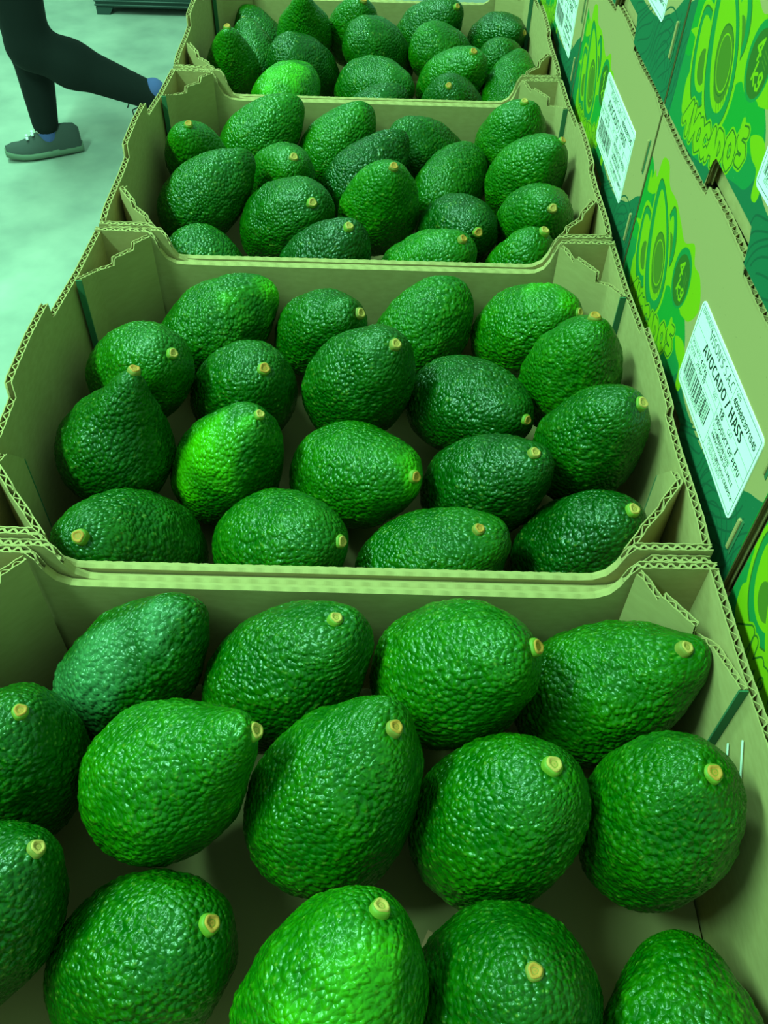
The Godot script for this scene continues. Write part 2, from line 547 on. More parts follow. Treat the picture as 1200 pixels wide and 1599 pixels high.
func make_ink(w: float, h: float) -> ArrayMesh:
	var st := tool()
	var line := func(x0: float, y0: float, x1: float, y1: float, t: float) -> void:
		# a ruled line in millimetres
		var a := Vector2(x0, y0) / 1000.0
		var b := Vector2(x1, y1) / 1000.0
		var n := (b - a).normalized().orthogonal() * t / 2000.0
		quad(st, Vector3(-0.00026, a.y + n.y, a.x + n.x), Vector3(-0.00026, b.y + n.y, b.x + n.x), Vector3(-0.00026, b.y - n.y, b.x - n.x), Vector3(-0.00026, a.y - n.y, a.x - n.x), Vector3.LEFT)
	for r in [[2, 2, 108, 2], [2, 49, 108, 49], [2, 2, 2, 49], [108, 2, 108, 49]]:
		line.call(r[0], r[1], r[2], r[3], 0.35)
	for r in [[2, 38, 108, 38], [2, 30, 108, 30], [2, 25, 58, 25], [58, 24, 108, 24], [58, 19, 108, 19], [58, 2, 58, 24], [58, 10, 108, 10], [68, 38, 68, 49], [58, 30, 58, 24], [2, 21, 58, 21]]:
		line.call(r[0], r[1], r[2], r[3], 0.22)
	# bar code
	var x := 5.0
	var bars := RandomNumberGenerator.new()
	bars.seed = 41
	while x < 52.0:
		var t: float = [0.35, 0.35, 0.7, 1.05][bars.randi() % 4]
		line.call(x + t / 2, 7.5, x + t / 2, 19.5, t)
		x += t + [0.35, 0.7, 0.7, 1.05][bars.randi() % 4]
	st.index()
	var words := [
		["VISON'S S.A.C", 22, 41.5, 5.2, false], ["GGN", 70, 45.2, 2.2, false], ["4059883971545", 70, 40.3, 3.6, true], ["EXPORTADOR", 4, 45.5, 1.8, false],
		["AVOCADO / HASS", 20, 31.8, 6.4, true], ["PESO NETO", 4, 26.4, 2.0, false], ["4.0 kg", 22, 26.0, 3.2, true], ["SIZE", 48, 26.5, 2.2, false], ["18", 61, 25.2, 4.4, true], ["CAT", 76, 26.2, 2.6, false], ["I", 90, 25.2, 4.4, true],
		["FECHA", 4, 22.2, 1.9, false], ["26 Abr. 20", 18, 22.0, 2.6, true], ["PRODUCT OF PERU", 60, 20.2, 3.4, true], ["SEASON 2020", 68, 15.8, 2.5, true], ["Packed by:", 60, 15.8, 1.8, false], ["EMPACADORA DEL VALLE", 62, 12.6, 2.1, true],
		["PRODUCTOR:", 60, 7.4, 1.7, false], ["LOTE 0115 CAMPO 4", 74, 7.4, 2.0, true], ["T. PEPER 22-0070", 62, 4.4, 1.9, false], ["(01) 07750 1840 0018", 8, 4.6, 1.9, false],
	]
	for wd in words:
		var tm := TextMesh.new()
		var sf := SystemFont.new()
		sf.font_names = PackedStringArray(["Droid Sans"])
		sf.font_weight = 700 if wd[4] else 400
		tm.font = sf
		tm.font_size = 32
		tm.pixel_size = wd[3] * 1.38 / 1000.0 / 32.0
		tm.depth = 0.0
		tm.curve_step = 2.0
		tm.text = wd[0]
		tm.horizontal_alignment = HORIZONTAL_ALIGNMENT_LEFT
		tm.vertical_alignment = VERTICAL_ALIGNMENT_BOTTOM
		# text runs along +z and is read from -x
		var tf := Transform3D(Basis(Vector3(0, 0, 1), Vector3(0, 1, 0), Vector3(-1, 0, 0)), Vector3(-0.00026, wd[2] / 1000.0 - wd[3] * 0.0003, wd[1] / 1000.0))
		st.append_from(tm, 0, tf)
	return st.commit()

# ---------------------------------------------------------------- the print on the cartons, drawn in millimetres from the lower far corner
const PX := 4.0
var sheet: Image

func fill(poly: PackedVector2Array, c: Color) -> void:
	var hh := sheet.get_height()
	var lo := hh
	var hi := 0
	for p in poly:
		lo = mini(lo, int(hh - p.y * PX) - 1)
		hi = maxi(hi, int(hh - p.y * PX) + 1)
	for row in range(maxi(lo, 0), mini(hi, hh - 1) + 1):
		var y := (hh - row - 0.5) / PX
		var xs := []
		for i in poly.size():
			var a := poly[i]
			var b := poly[(i + 1) % poly.size()]
			if (a.y <= y) != (b.y <= y):
				xs.append(a.x + (y - a.y) / (b.y - a.y) * (b.x - a.x))
		xs.sort()
		for k in range(0, xs.size() - 1, 2):
			var x0 := int(round(xs[k] * PX))
			var x1 := int(round(xs[k + 1] * PX))
			if x1 > x0:
				sheet.fill_rect(Rect2i(x0, row, x1 - x0, 1), c)

func curve(pts: Array) -> PackedVector2Array:      # closed and smooth
	var r := PackedVector2Array()
	var n := pts.size()
	for i in n:
		for k in 8:
			r.append(pts[i].cubic_interpolate(pts[(i + 1) % n], pts[(i + n - 1) % n], pts[(i + 2) % n], k / 8.0))
	return r

func oval(c: Vector2, rx: float, ry: float, turn := 0.0) -> PackedVector2Array:
	var r := PackedVector2Array()
	for i in 48:
		r.append(c + Vector2(rx * cos(TAU * i / 48), ry * sin(TAU * i / 48)).rotated(turn))
	return r

func half_fruit(c: Vector2, half_w: float, half_l: float, turn: float) -> PackedVector2Array:
	var r := PackedVector2Array()
	for i in 64:
		var f := TAU * i / 64
		var y := -cos(f)
		var x := sin(f) * (1.0 - 0.30 * y - 0.08 * y * y)
		r.append(c + Vector2(x * half_w, y * half_l).rotated(turn))
	return r

func stroke(pts: Array, w: float, c: Color) -> void:
	for i in pts.size() - 1:
		var a: Vector2 = pts[i]
		var b: Vector2 = pts[i + 1]
		var n := (b - a).normalized().orthogonal() * w / 2
		fill(PackedVector2Array([a + n, b + n, b - n, a - n]), c)
	for p in pts:
		fill(oval(p, w / 2, w / 2), c)

func glyph(ch: String) -> Array:      # strokes in a unit box 0.8 wide and 1 high, centred below on the origin
	match ch:
		"A": return [[Vector2(-0.38, 0), Vector2(0, 1), Vector2(0.38, 0)], [Vector2(-0.2, 0.34), Vector2(0.2, 0.34)]]
		"V": return [[Vector2(-0.38, 1), Vector2(0, 0), Vector2(0.38, 1)]]
		"O": return [[Vector2(0, 0), Vector2(-0.3, 0.2), Vector2(-0.36, 0.5), Vector2(-0.3, 0.8), Vector2(0, 1), Vector2(0.3, 0.8), Vector2(0.36, 0.5), Vector2(0.3, 0.2), Vector2(0, 0)]]
		"C": return [[Vector2(0.3, 0.2), Vector2(0.05, 0), Vector2(-0.26, 0.2), Vector2(-0.34, 0.5), Vector2(-0.26, 0.8), Vector2(0.05, 1), Vector2(0.3, 0.82)]]
		"D": return [[Vector2(-0.28, 0), Vector2(-0.28, 1), Vector2(0.08, 0.92), Vector2(0.32, 0.65), Vector2(0.32, 0.35), Vector2(0.08, 0.06), Vector2(-0.28, 0)]]
		"S": return [[Vector2(-0.3, 0.12), Vector2(0, 0), Vector2(0.28, 0.2), Vector2(0.2, 0.42), Vector2(-0.18, 0.58), Vector2(-0.28, 0.8), Vector2(0, 1), Vector2(0.34, 0.92)]]
		"'": return [[Vector2(0.1, 1.2), Vector2(-0.02, 0.86)]]
		"4": return [[Vector2(0.14, 0), Vector2(0.14, 1), Vector2(-0.3, 0.36), Vector2(0.34, 0.36)]]
		"k": return [[Vector2(-0.25, 0), Vector2(-0.25, 1)], [Vector2(0.28, 0.66), Vector2(-0.22, 0.3), Vector2(0.3, 0)]]
		"g": return [[Vector2(0.24, 0.62), Vector2(-0.05, 0.68), Vector2(-0.24, 0.42), Vector2(-0.05, 0.14), Vector2(0.24, 0.3), Vector2(0.24, 0.64), Vector2(0.22, -0.14), Vector2(-0.05, -0.3), Vector2(-0.25, -0.18)]]
	return []

func letter(ch: String, at: Vector2, size: float, turn: float, w: float, c: Color) -> void:
	for g in glyph(ch):
		var pts := []
		for p in g:
			pts.append(at + (p * size).rotated(turn))
		stroke(pts, w, c)

func make_print() -> ImageTexture:
	sheet = Image.create(int(276 * PX), int(122 * PX), false, Image.FORMAT_RGB8)
	var kraft := Color(0.41, 0.295, 0.125).linear_to_srgb()
	var green := Color(0.008, 0.20, 0.048).linear_to_srgb()
	var bright := Color(0.008, 0.25, 0.026).linear_to_srgb()
	var teal := Color(0.009, 0.125, 0.055).linear_to_srgb()
	var wave := Color(0.008, 0.085, 0.042).linear_to_srgb()
	var lime := Color(0.22, 0.385, 0.001).linear_to_srgb()
	var olive := Color(0.035, 0.115, 0.012).linear_to_srgb()
	var stone := Color(0.08, 0.165, 0.012).linear_to_srgb()
	sheet.fill(kraft)
	var V := func(x: float, y: float) -> Vector2: return Vector2(x, y)
	# ground colours: dark band below, brighter shape round the emblem
	fill(curve([V.call(-30, -20), V.call(-30, 84), V.call(6, 82), V.call(40, 70), V.call(110, 60), V.call(136, 50), V.call(150, 33), V.call(175, 27), V.call(215, 30), V.call(245, 42), V.call(268, 58), V.call(300, 66), V.call(310, -20), V.call(140, -40)]), teal)
	for i in 16:      # thin wavy lines in the band
		var pts := []
		for k in 14:
			var f := k / 13.0
			pts.append(Vector2(140 + i * 9.0 + f * 34.0 + 5.0 * sin(f * 6.0 + i), 2.0 + f * (26.0 + 1.6 * i) + 3.0 * sin(f * 4.0 + i * 1.7)))
		stroke(pts, 1.1, wave)
	for i in 5:
		var pts := []
		for k in 16:
			var f := PI * k / 15.0
			pts.append(Vector2(246 - (10 + i * 5) * cos(f), 8 + (12 + i * 6) * sin(f)))
		stroke(pts, 1.0, wave)
	fill(curve([V.call(-20, 10), V.call(-20, 86), V.call(4, 84), V.call(30, 78), V.call(90, 70), V.call(128, 58), V.call(146, 42), V.call(140, 24), V.call(120, 18), V.call(60, 2), V.call(20, 0)]), green)
	fill(curve([V.call(-20, 40), V.call(-20, 82), V.call(8, 86), V.call(24, 60), V.call(10, 36)]), bright)
	fill(curve([V.call(88, 46), V.call(104, 52), V.call(130, 56), V.call(142, 42), V.call(132, 36), V.call(108, 36)]), bright)
	# lime splash along the top and the right, round the badge and out to the flare
	fill(curve([V.call(8, 70), V.call(6, 82), V.call(11, 79), V.call(14, 86), V.call(20, 84), V.call(23, 97), V.call(36, 100), V.call(48, 92), V.call(66, 92), V.call(82, 88), V.call(97, 84), V.call(112, 91), V.call(121, 84), V.call(133, 84), V.call(145, 73), V.call(138, 60), V.call(126, 55), V.call(104, 50), V.call(88, 40), V.call(60, 50), V.call(34, 76), V.call(18, 72)]), lime)
	fill(curve([V.call(14, 52), V.call(1, 46), V.call(12, 45), V.call(18, 34), V.call(15, 24), V.call(22, 10), V.call(40, 16), V.call(70, 20), V.call(60, 40), V.call(30, 56)]), lime)
	fill(curve([V.call(126, 42), V.call(140, 47), V.call(152, 40), V.call(155, 26), V.call(148, 24), V.call(144, 34), V.call(134, 36)]), lime)
	fill(curve([V.call(84, 44), V.call(94, 54), V.call(104, 52), V.call(120, 55), V.call(128, 48), V.call(122, 38), V.call(104, 32), V.call(90, 28)]), bright)
	# two halves behind, one in front
	var turn := 0.70
	for back in [[Vector2(33, 44), 18.0, 25.0, 0.80], [Vector2(72, 72), 12.0, 17.0, 0.35]]:
		fill(half_fruit(back[0], back[1] + 4.0, back[2] + 4.0, back[3]), lime)
		fill(half_fruit(back[0], back[1] + 1.0, back[2] + 1.0, back[3]), olive)
		fill(half_fruit(back[0], back[1], back[2], back[3]), green)
		fill(half_fruit(back[0] + Vector2(-1, 1), back[1] - 5.0, back[2] - 5.5, back[3]), lime)
		fill(oval(back[0] + Vector2(2, -5), 7.5, 9.0, back[3]), stone)
	var c := Vector2(55, 57)
	fill(half_fruit(c, 24.0, 42.5, turn), lime)
	fill(half_fruit(c, 21.0, 40.0, turn), olive)
	fill(half_fruit(c, 20.2, 39.2, turn), green)
	fill(half_fruit(c + Vector2(1.2, 1.2), 15.2, 33.0, turn), lime)
	var sc := Vector2(63.5, 52.5)
	fill(oval(sc + Vector2(4, -5.5), 11.5, 13.0, turn), stone)
	fill(oval(sc, 12.4, 16.8, turn), olive)
	fill(oval(sc, 11.6, 16.0, turn), stone)
	for k in [0.86, 0.80]:
		fill(oval(sc + Vector2(1.0, -1.0), 11.6 * k, 16.0 * k, turn), lime if k > 0.85 else stone)
	for i in 7:
		var a := Vector2(74 + i * 2.0, 31 + i * 2.4)
		stroke([a, a + Vector2(-3.5, 3.5)], 0.5, olive)
	# weight badge
	fill(oval(Vector2(108, 68), 15.5, 17.0), green)
	fill(oval(Vector2(108.5, 67), 13.2, 14.4), olive)
	letter("4", Vector2(103.5, 68), 9.5, -0.25, 1.7, lime)
	letter("k", Vector2(107, 59), 8.0, -0.25, 1.6, lime)
	letter("g", Vector2(114, 60), 8.0, -0.25, 1.6, lime)
	for i in 3:
		stroke([Vector2(111, 73.5 - i * 2.2), Vector2(117, 72.0 - i * 2.2)], 0.7, stone)
	# lettering in a curve under the fruit
	var word := [["A", 33.0, 7.5, -0.30], ["V", 46.0, 6.5, -0.12], ["O", 59.0, 6.5, 0.02], ["C", 71.0, 8.5, 0.12], ["A", 83.0, 11.0, 0.20], ["D", 94.5, 14.5, 0.30], ["O", 109.0, 20.0, 0.40], ["'", 118.0, 27.5, 0.40], ["S", 122.5, 28.0, 0.52]]
	for pass_ in [[8.4, lime], [6.3, olive], [4.5, lime]]:
		for l in word:
			if l[0] == "'" and pass_[0] > 6.0:
				continue
			letter(l[0], Vector2(l[1], l[2]), 13.5, l[3], pass_[0], pass_[1])
	# specks of wear
	for i in 260:
		var p := Vector2(rng.randf_range(0, 276), rng.randf_range(0, 122))
		var px := Vector2i(int(p.x * PX), int(sheet.get_height() - 1 - p.y * PX))
		var old := sheet.get_pixelv(px.clamp(Vector2i.ZERO, sheet.get_size() - Vector2i.ONE))
		sheet.fill_rect(Rect2i(px, Vector2i(rng.randi_range(1, 3), 1)), old.lerp(Color(0.1, 0.14, 0.05) if i % 2 else Color(0.7, 0.72, 0.5), 0.3))
	return ImageTexture.create_from_image(sheet)

# ---------------------------------------------------------------- a person
# bones: [from, to, radius there, radius here], meshed as surface nets
func flesh(bones: Array, cell: float, k: float) -> ArrayMesh:
	var lo := Vector3.INF
	var hi := -Vector3.INF
	for b in bones:
		var r := Vector3.ONE * (maxf(b[2], b[3]) + cell * 3)
		lo = lo.min(b[0] - r).min(b[1] - r)
		hi = hi.max(b[0] + r).max(b[1] + r)
	var n := Vector3i(((hi - lo) / cell).ceil()) + Vector3i.ONE
	var f := PackedFloat32Array()
	f.resize(n.x * n.y * n.z)
	f.fill(1.0)
	for b in bones:
		var a: Vector3 = b[0]
		var ab: Vector3 = b[1] - b[0]
		var l2 := maxf(ab.length_squared(), 1e-9)
		var pad := Vector3.ONE * (maxf(b[2], b[3]) + k + cell * 2.5)
		var i0 := Vector3i(((a.min(b[1]) - pad - lo) / cell).floor()).clamp(Vector3i.ZERO, n - Vector3i.ONE)
		var i1 := Vector3i(((a.max(b[1]) + pad - lo) / cell).ceil()).clamp(Vector3i.ZERO, n - Vector3i.ONE)
		for x in range(i0.x, i1.x + 1):
			for y in range(i0.y, i1.y + 1):
				for z in range(i0.z, i1.z + 1):
					var p := lo + Vector3(x, y, z) * cell
					var t := clampf((p - a).dot(ab) / l2, 0, 1)
					var d := p.distance_to(a + ab * t) - lerpf(b[2], b[3], t)
					var id := (x * n.y + y) * n.z + z
					var o := f[id]
					var hh := maxf(k - absf(o - d), 0.0) / k
					f[id] = minf(o, d) - hh * hh * k * 0.25
	var at := {}
	var verts := PackedVector3Array()
	var sx := n.y * n.z
	var sy := n.z
	var corner := [0, sx, sy, sx + sy, 1, sx + 1, sy + 1, sx + sy + 1]
	var edge := [[0, 1], [2, 3], [4, 5], [6, 7], [0, 2], [1, 3], [4, 6], [5, 7], [0, 4], [1, 5], [2, 6], [3, 7]]
	for x in n.x - 1:
		for y in n.y - 1:
			for z in n.z - 1:
				var id := x * sx + y * sy + z
				var inside := 0
				for c in corner:
					if f[id + c] < 0.0:
						inside += 1
				if inside == 0 or inside == 8:
					continue
				var s := Vector3.ZERO
				var m := 0
				for e in edge:
					var fa := f[id + corner[e[0]]]
					var fb := f[id + corner[e[1]]]
					if (fa < 0.0) != (fb < 0.0):
						var t := fa / (fa - fb)
						var pa := Vector3(e[0] & 1, (e[0] >> 1) & 1, e[0] >> 2)
						var pb := Vector3(e[1] & 1, (e[1] >> 1) & 1, e[1] >> 2)
						s += pa.lerp(pb, t)
						m += 1
				at[id] = verts.size()
				verts.append(lo + (Vector3(x, y, z) + s / m) * cell)
	var st := tool()
	st.set_smooth_group(0)
	for v in verts:
		st.add_vertex(v)
	for id in at:
		for ax in [[sx, sy, 1], [sy, 1, sx], [1, sx, sy]]:
			var q := [id, id - ax[1], id - ax[1] - ax[2], id - ax[2]]
			if not (at.has(q[1]) and at.has(q[2]) and at.has(q[3])):
				continue
			var fa := f[id]
			var fb := f[id + ax[0]]
			if (fa < 0.0) == (fb < 0.0):
				continue
			var o := [0, 1, 2, 0, 2, 3] if fa > 0.0 else [0, 2, 1, 0, 3, 2]
			for k2 in o:
				st.add_index(at[q[k2]])
	st.generate_normals()
	return st.commit()

func loft(rings: Array) -> ArrayMesh:      # closed rings of equal size, ends capped
	var st := tool()
	st.set_smooth_group(0)
	var m: int = rings[0].size()
	for r in rings:
		for p in r:
			st.add_vertex(p)
	for i in rings.size() - 1:
		for j in m:
			var a := i * m + j
			var b := i * m + (j + 1) % m
			for q in [a, b, a + m, b, b + m, a + m]:
				st.add_index(q)
	for e in [0, rings.size() - 1]:
		for j in range(1, m - 1):
			for q in ([e * m, e * m + j + 1, e * m + j] if e == 0 else [e * m, e * m + j, e * m + j + 1]):
				st.add_index(q)
	st.generate_normals()
	return st.commit()

func shoe(parent: Node, tf: Transform3D) -> void:
	# along +x from heel (0) to toe (0.275), sole on y = 0
	var outline := func(x: float) -> float:
		var f := clampf(x / 0.275, 0.0, 1.0)
		return 0.036 * pow(sin(PI * clampf(f * 0.94 + 0.03, 0.0, 1.0)), 0.38) * (0.86 + 0.26 * smoothstep(0.2, 0.75, f))
	var xs := [0.0, 0.006, 0.02, 0.05, 0.085, 0.12, 0.155, 0.19, 0.22, 0.245, 0.262, 0.271, 0.275]
	var sole := []
	var upper := []
	for x in xs:
		var w: float = outline.call(x)
		var toe := 0.012 * pow(clampf((x - 0.19) / 0.085, 0, 1), 2.0)
		var hgt := 0.030 - 0.006 * smoothstep(0.05, 0.2, x)
		var r := []
		for k in 12:
			var f := TAU * k / 12
			r.append(Vector3(x, toe + hgt / 2 + hgt / 2 * signf(sin(f)) * pow(absf(sin(f)), 0.5), w * signf(cos(f)) * pow(absf(cos(f)), 0.5)))
		sole.append(r)
		var ht := lerpf(0.078, 0.036, smoothstep(0.09, 0.235, x)) + 0.004 * smoothstep(0.05, 0.0, x)
		ht *= 0.72 + 0.28 * smoothstep(0.0, 0.03, x)
		ht *= 1.0 - 0.45 * smoothstep(0.235, 0.275, x)
		var u := []
		for k in 16:
			var f := TAU * k / 16
			var yy := signf(sin(f)) * pow(absf(sin(f)), 0.8)
			u.append(Vector3(clampf(x, 0.004, 0.27), toe + hgt * 0.6 + (ht * yy if yy > 0 else 0.008 * yy), w * 0.97 * signf(cos(f)) * pow(absf(cos(f)), 0.75) * (1.0 - lerpf(0.12, 0.4, smoothstep(0.06, 0.16, x)) * maxf(yy, 0.0))))
		upper.append(u)
	var o := mi("shoe", loft(upper), M.shoe, parent)
	o.transform = tf
	mi("sole", loft(sole), M.sole, o)
	var lace := tool()
	for i in 4:
		var x := 0.125 + i * 0.021
		var y := 0.094 - i * 0.0102
		for s in [-1.0, 1.0]:
			bevel_box(lace, Vector3(x - 0.005, y - 0.002, minf(s * 0.004, s * 0.019)), Vector3(x + 0.005, y + 0.0035, maxf(s * 0.004, s * 0.019)), 0.0015)
	mi("lace", lace.commit(), M.lace, o)
	var tongue := tool()
	bevel_box(tongue, Vector3(0.083, 0.088, -0.016), Vector3(0.103, 0.121, 0.016), 0.004)
	mi("tongue", tongue.commit(), M.lace, o)
	var bow := flesh([[Vector3(0.118, 0.1, 0.0), Vector3(0.135, 0.128, 0.012), 0.0028, 0.0022], [Vector3(0.135, 0.128, 0.012), Vector3(0.152, 0.118, 0.022), 0.0022, 0.0022], [Vector3(0.118, 0.1, 0.0), Vector3(0.14, 0.116, -0.016), 0.0026, 0.002], [Vector3(0.14, 0.116, -0.016), Vector3(0.152, 0.1, -0.02), 0.002, 0.002]], 0.0018, 0.001)
	mi("bow", bow, M.dark_lace, o)

func person() -> void:
	var o := thing("person", "person in black leggings and dark lace-up sneakers striding left across the floor", "person")
	var V := func(x: float, y: float, z: float) -> Vector3: return Vector3(x, y, z)
	var base := Vector3(-1.10, 0.0, -2.55)
	o.position = base
	var fw := Vector3(-0.934, 0, 0.358)
	var lf := Vector3(0.358, 0, 0.934)
	var ra := Vector3(-1.098, 0.095, -2.553) - base
	var rk := Vector3(-1.105, 0.46, -2.562) - base
	var rh := Vector3(-1.08, 0.84, -2.60) - base
	var la := Vector3(-0.722, 0.20, -2.544) - base
	var lk := Vector3(-1.055, 0.365, -2.48) - base
	var lh := Vector3(-1.04, 0.82, -2.45) - base
	var pel := (rh + lh) / 2 + Vector3(0, 0.08, 0)
	var chest := pel + Vector3(0, 0.36, 0) + fw * 0.03
	var neck := chest + Vector3(0, 0.15, 0) + fw * 0.02
	var head := neck + Vector3(0, 0.15, 0) + fw * 0.03
	var rs := chest + Vector3(0, 0.07, 0) - lf * 0.17
	var ls := chest + Vector3(0, 0.07, 0) + lf * 0.17
	var re := rs + Vector3(0, -0.25, 0) - lf * 0.05 - fw * 0.10
	var le := ls + Vector3(0, -0.25, 0) + lf * 0.05 + fw * 0.08
	var rw := re + Vector3(0, -0.22, 0) + fw * 0.06
	var lw := le + Vector3(0, -0.17, 0) + fw * 0.15
	var ltoe := la + Vector3(0.02, -0.12, 0) + fw * 0.10
	var rtoe := ra + fw * 0.14 + Vector3(0, -0.06, 0)
	var bones := [[ra, rk, 0.028, 0.048], [rk, rh, 0.048, 0.075], [la, lk, 0.028, 0.048], [lk, lh, 0.048, 0.075], [rh, lh, 0.08, 0.08], [pel, chest, 0.11, 0.12], [chest, neck, 0.09, 0.055], [neck, head, 0.052, 0.07],
		[head - fw * 0.01, head + Vector3(0, 0.035, 0), 0.078, 0.082], [head + fw * 0.05 - Vector3(0, 0.05, 0), head + fw * 0.02, 0.042, 0.065], [head + fw * 0.085 + Vector3(0, 0.0, 0), head + fw * 0.098 - Vector3(0, 0.02, 0), 0.008, 0.013],
		[head + lf * 0.078, head + lf * 0.08 - Vector3(0, 0.03, 0), 0.014, 0.010], [head - lf * 0.078, head - lf * 0.08 - Vector3(0, 0.03, 0), 0.014, 0.010],
		[ls, rs, 0.06, 0.06], [rs, re, 0.046, 0.036], [re, rw, 0.036, 0.025], [ls, le, 0.046, 0.036], [le, lw, 0.036, 0.025], [ra, ra.lerp(rtoe, 0.1), 0.026, 0.024], [la, la.lerp(ltoe, 0.1), 0.026, 0.024]]
	for hnd in [[rw, -1.0], [lw, 1.0]]:
		var w: Vector3 = hnd[0]
		var dn := Vector3(0, -1, 0) + fw * 0.15
		var palm: Vector3 = w + dn * 0.075
		bones.append([w, palm, 0.024, 0.03])
		for q in 4:
			var root: Vector3 = palm + fw * (0.026 - q * 0.017)
			var mid: Vector3 = root + dn * [0.036, 0.042, 0.038, 0.03][q]
			bones.append([root, mid, 0.009, 0.008])
			bones.append([mid, mid + dn * 0.026 - lf * hnd[1] * 0.022, 0.008, 0.0065])
		bones.append([w + dn * 0.03 + fw * 0.02, w + dn * 0.065 + fw * 0.048, 0.011, 0.009])
		bones.append([w + dn * 0.065 + fw * 0.048, w + dn * 0.095 + fw * 0.052, 0.009, 0.008])
	mi("body", flesh(bones, 0.0125, 0.018), M.flesh, o)
	var rc := rk.lerp(ra, 0.32) - fw * 0.018
	var lc := lk.lerp(la, 0.32) + Vector3(0.0, -0.004, 0)
	mi("leggings", flesh([[ra + Vector3(0, 0.012, 0), rc, 0.042, 0.064], [rc, rk, 0.064, 0.062], [rk, rh, 0.062, 0.094], [la.lerp(lk, 0.04), lc, 0.042, 0.064], [lc, lk, 0.064, 0.062], [lk, lh, 0.062, 0.094], [rh, lh, 0.098, 0.098], [(rh + lh) / 2, pel, 0.11, 0.115]], 0.0115, 0.03), M.leggings, o)
	mi("jacket", flesh([[pel - Vector3(0, 0.06, 0), chest, 0.135, 0.14], [pel - lf * 0.05, chest - lf * 0.06, 0.11, 0.12], [pel + lf * 0.05, chest + lf * 0.06, 0.11, 0.12], [ls, rs, 0.078, 0.078], [rs, re, 0.062, 0.052], [re, rw, 0.052, 0.04], [ls, le, 0.062, 0.052], [le, lw, 0.052, 0.04], [chest, neck, 0.11, 0.066]], 0.014, 0.03), M.jacket, o)
	mi("hair", flesh([[head - fw * 0.03 + Vector3(0, 0.03, 0), head - fw * 0.02 + Vector3(0, 0.05, 0), 0.088, 0.088], [head - fw * 0.07, head - fw * 0.09 - Vector3(0, 0.16, 0), 0.05, 0.035]], 0.011, 0.02), M.hair, o)
	for s in [-1.0, 1.0]:
		var eye := SphereMesh.new()
		eye.radius = 0.012
		eye.height = 0.024
		eye.radial_segments = 16
		eye.rings = 8
		mi("eye", eye, M.paper, o).position = head + fw * 0.079 + lf * s * 0.031 + Vector3(0, 0.012, 0)
	mi("mouth", flesh([[head + fw * 0.092 - lf * 0.02 - Vector3(0, 0.055, 0), head + fw * 0.092 + lf * 0.02 - Vector3(0, 0.055, 0), 0.007, 0.007]], 0.004, 0.003), M.lips, o)
	# sock bands and shoes
	for s in [ra, la]:
		var sock := flesh([[s - Vector3(0, 0.03, 0), s + Vector3(0, 0.022, 0), 0.031, 0.036]], 0.007, 0.005)
		mi("sock", sock, M.sock, o)
	var heel := Vector3(-1.002, 0.004, -2.588) - base
	shoe(o, Transform3D(Basis(fw * 0.90, Vector3.UP, -lf), heel))
	var dir := (fw * 0.75 + Vector3(0, -0.62, 0)).normalized()
	var up := lf.cross(dir).normalized()
	if up.y < 0:
		up = -up
	shoe(o, Transform3D(Basis(dir, up, dir.cross(up)), la - up * 0.085 - dir * 0.065))

# unseen lamps added for glints and contrast, on an added beam with posts
func roof() -> void:
	var st := tool()
	bevel_box(st, Vector3(-1.41, 3.25, -7.0), Vector3(-1.29, 3.4, 6.0), 0.004)
	for z in [-7.0, 5.88]:
		bevel_box(st, Vector3(-1.41, 0, z), Vector3(-1.29, 3.25, z + 0.12), 0.004)
	var b := mi("trim_1", st.commit(), M.steel)
	b.set_meta("kind", "structure")
	b.set_meta("label", "added steel beam on two posts that carries the added lamps")
	for i in ADDED_LAMPS.size():
		var o := thing("added_lamp", ["added tube lamp hung from the beam right above the trays", "added tube lamp hung from the beam farther back above the floor"][i], "lamp")
		o.position = ADDED_LAMPS[i][0]
		var hs := tool()
		bevel_box(hs, Vector3(-0.12, -0.03, -0.63), Vector3(0.12, 0.03, 0.63), 0.006)
		mi("housing", hs.commit(), M.steel, o)
		var df := tool()
		bevel_box(df, Vector3(-0.1, -0.065, -0.6), Vector3(0.1, -0.03, 0.6), 0.01)
		mi("diffuser", df.commit(), M.glow, o)
		for z in [-0.5, 0.5]:
			var rd := tool()
			bevel_box(rd, Vector3(-0.006, 0.03, z - 0.006), Vector3(0.006, 0.25, z + 0.006), 0.001)
			mi("rod", rd.commit(), M.steel, o)

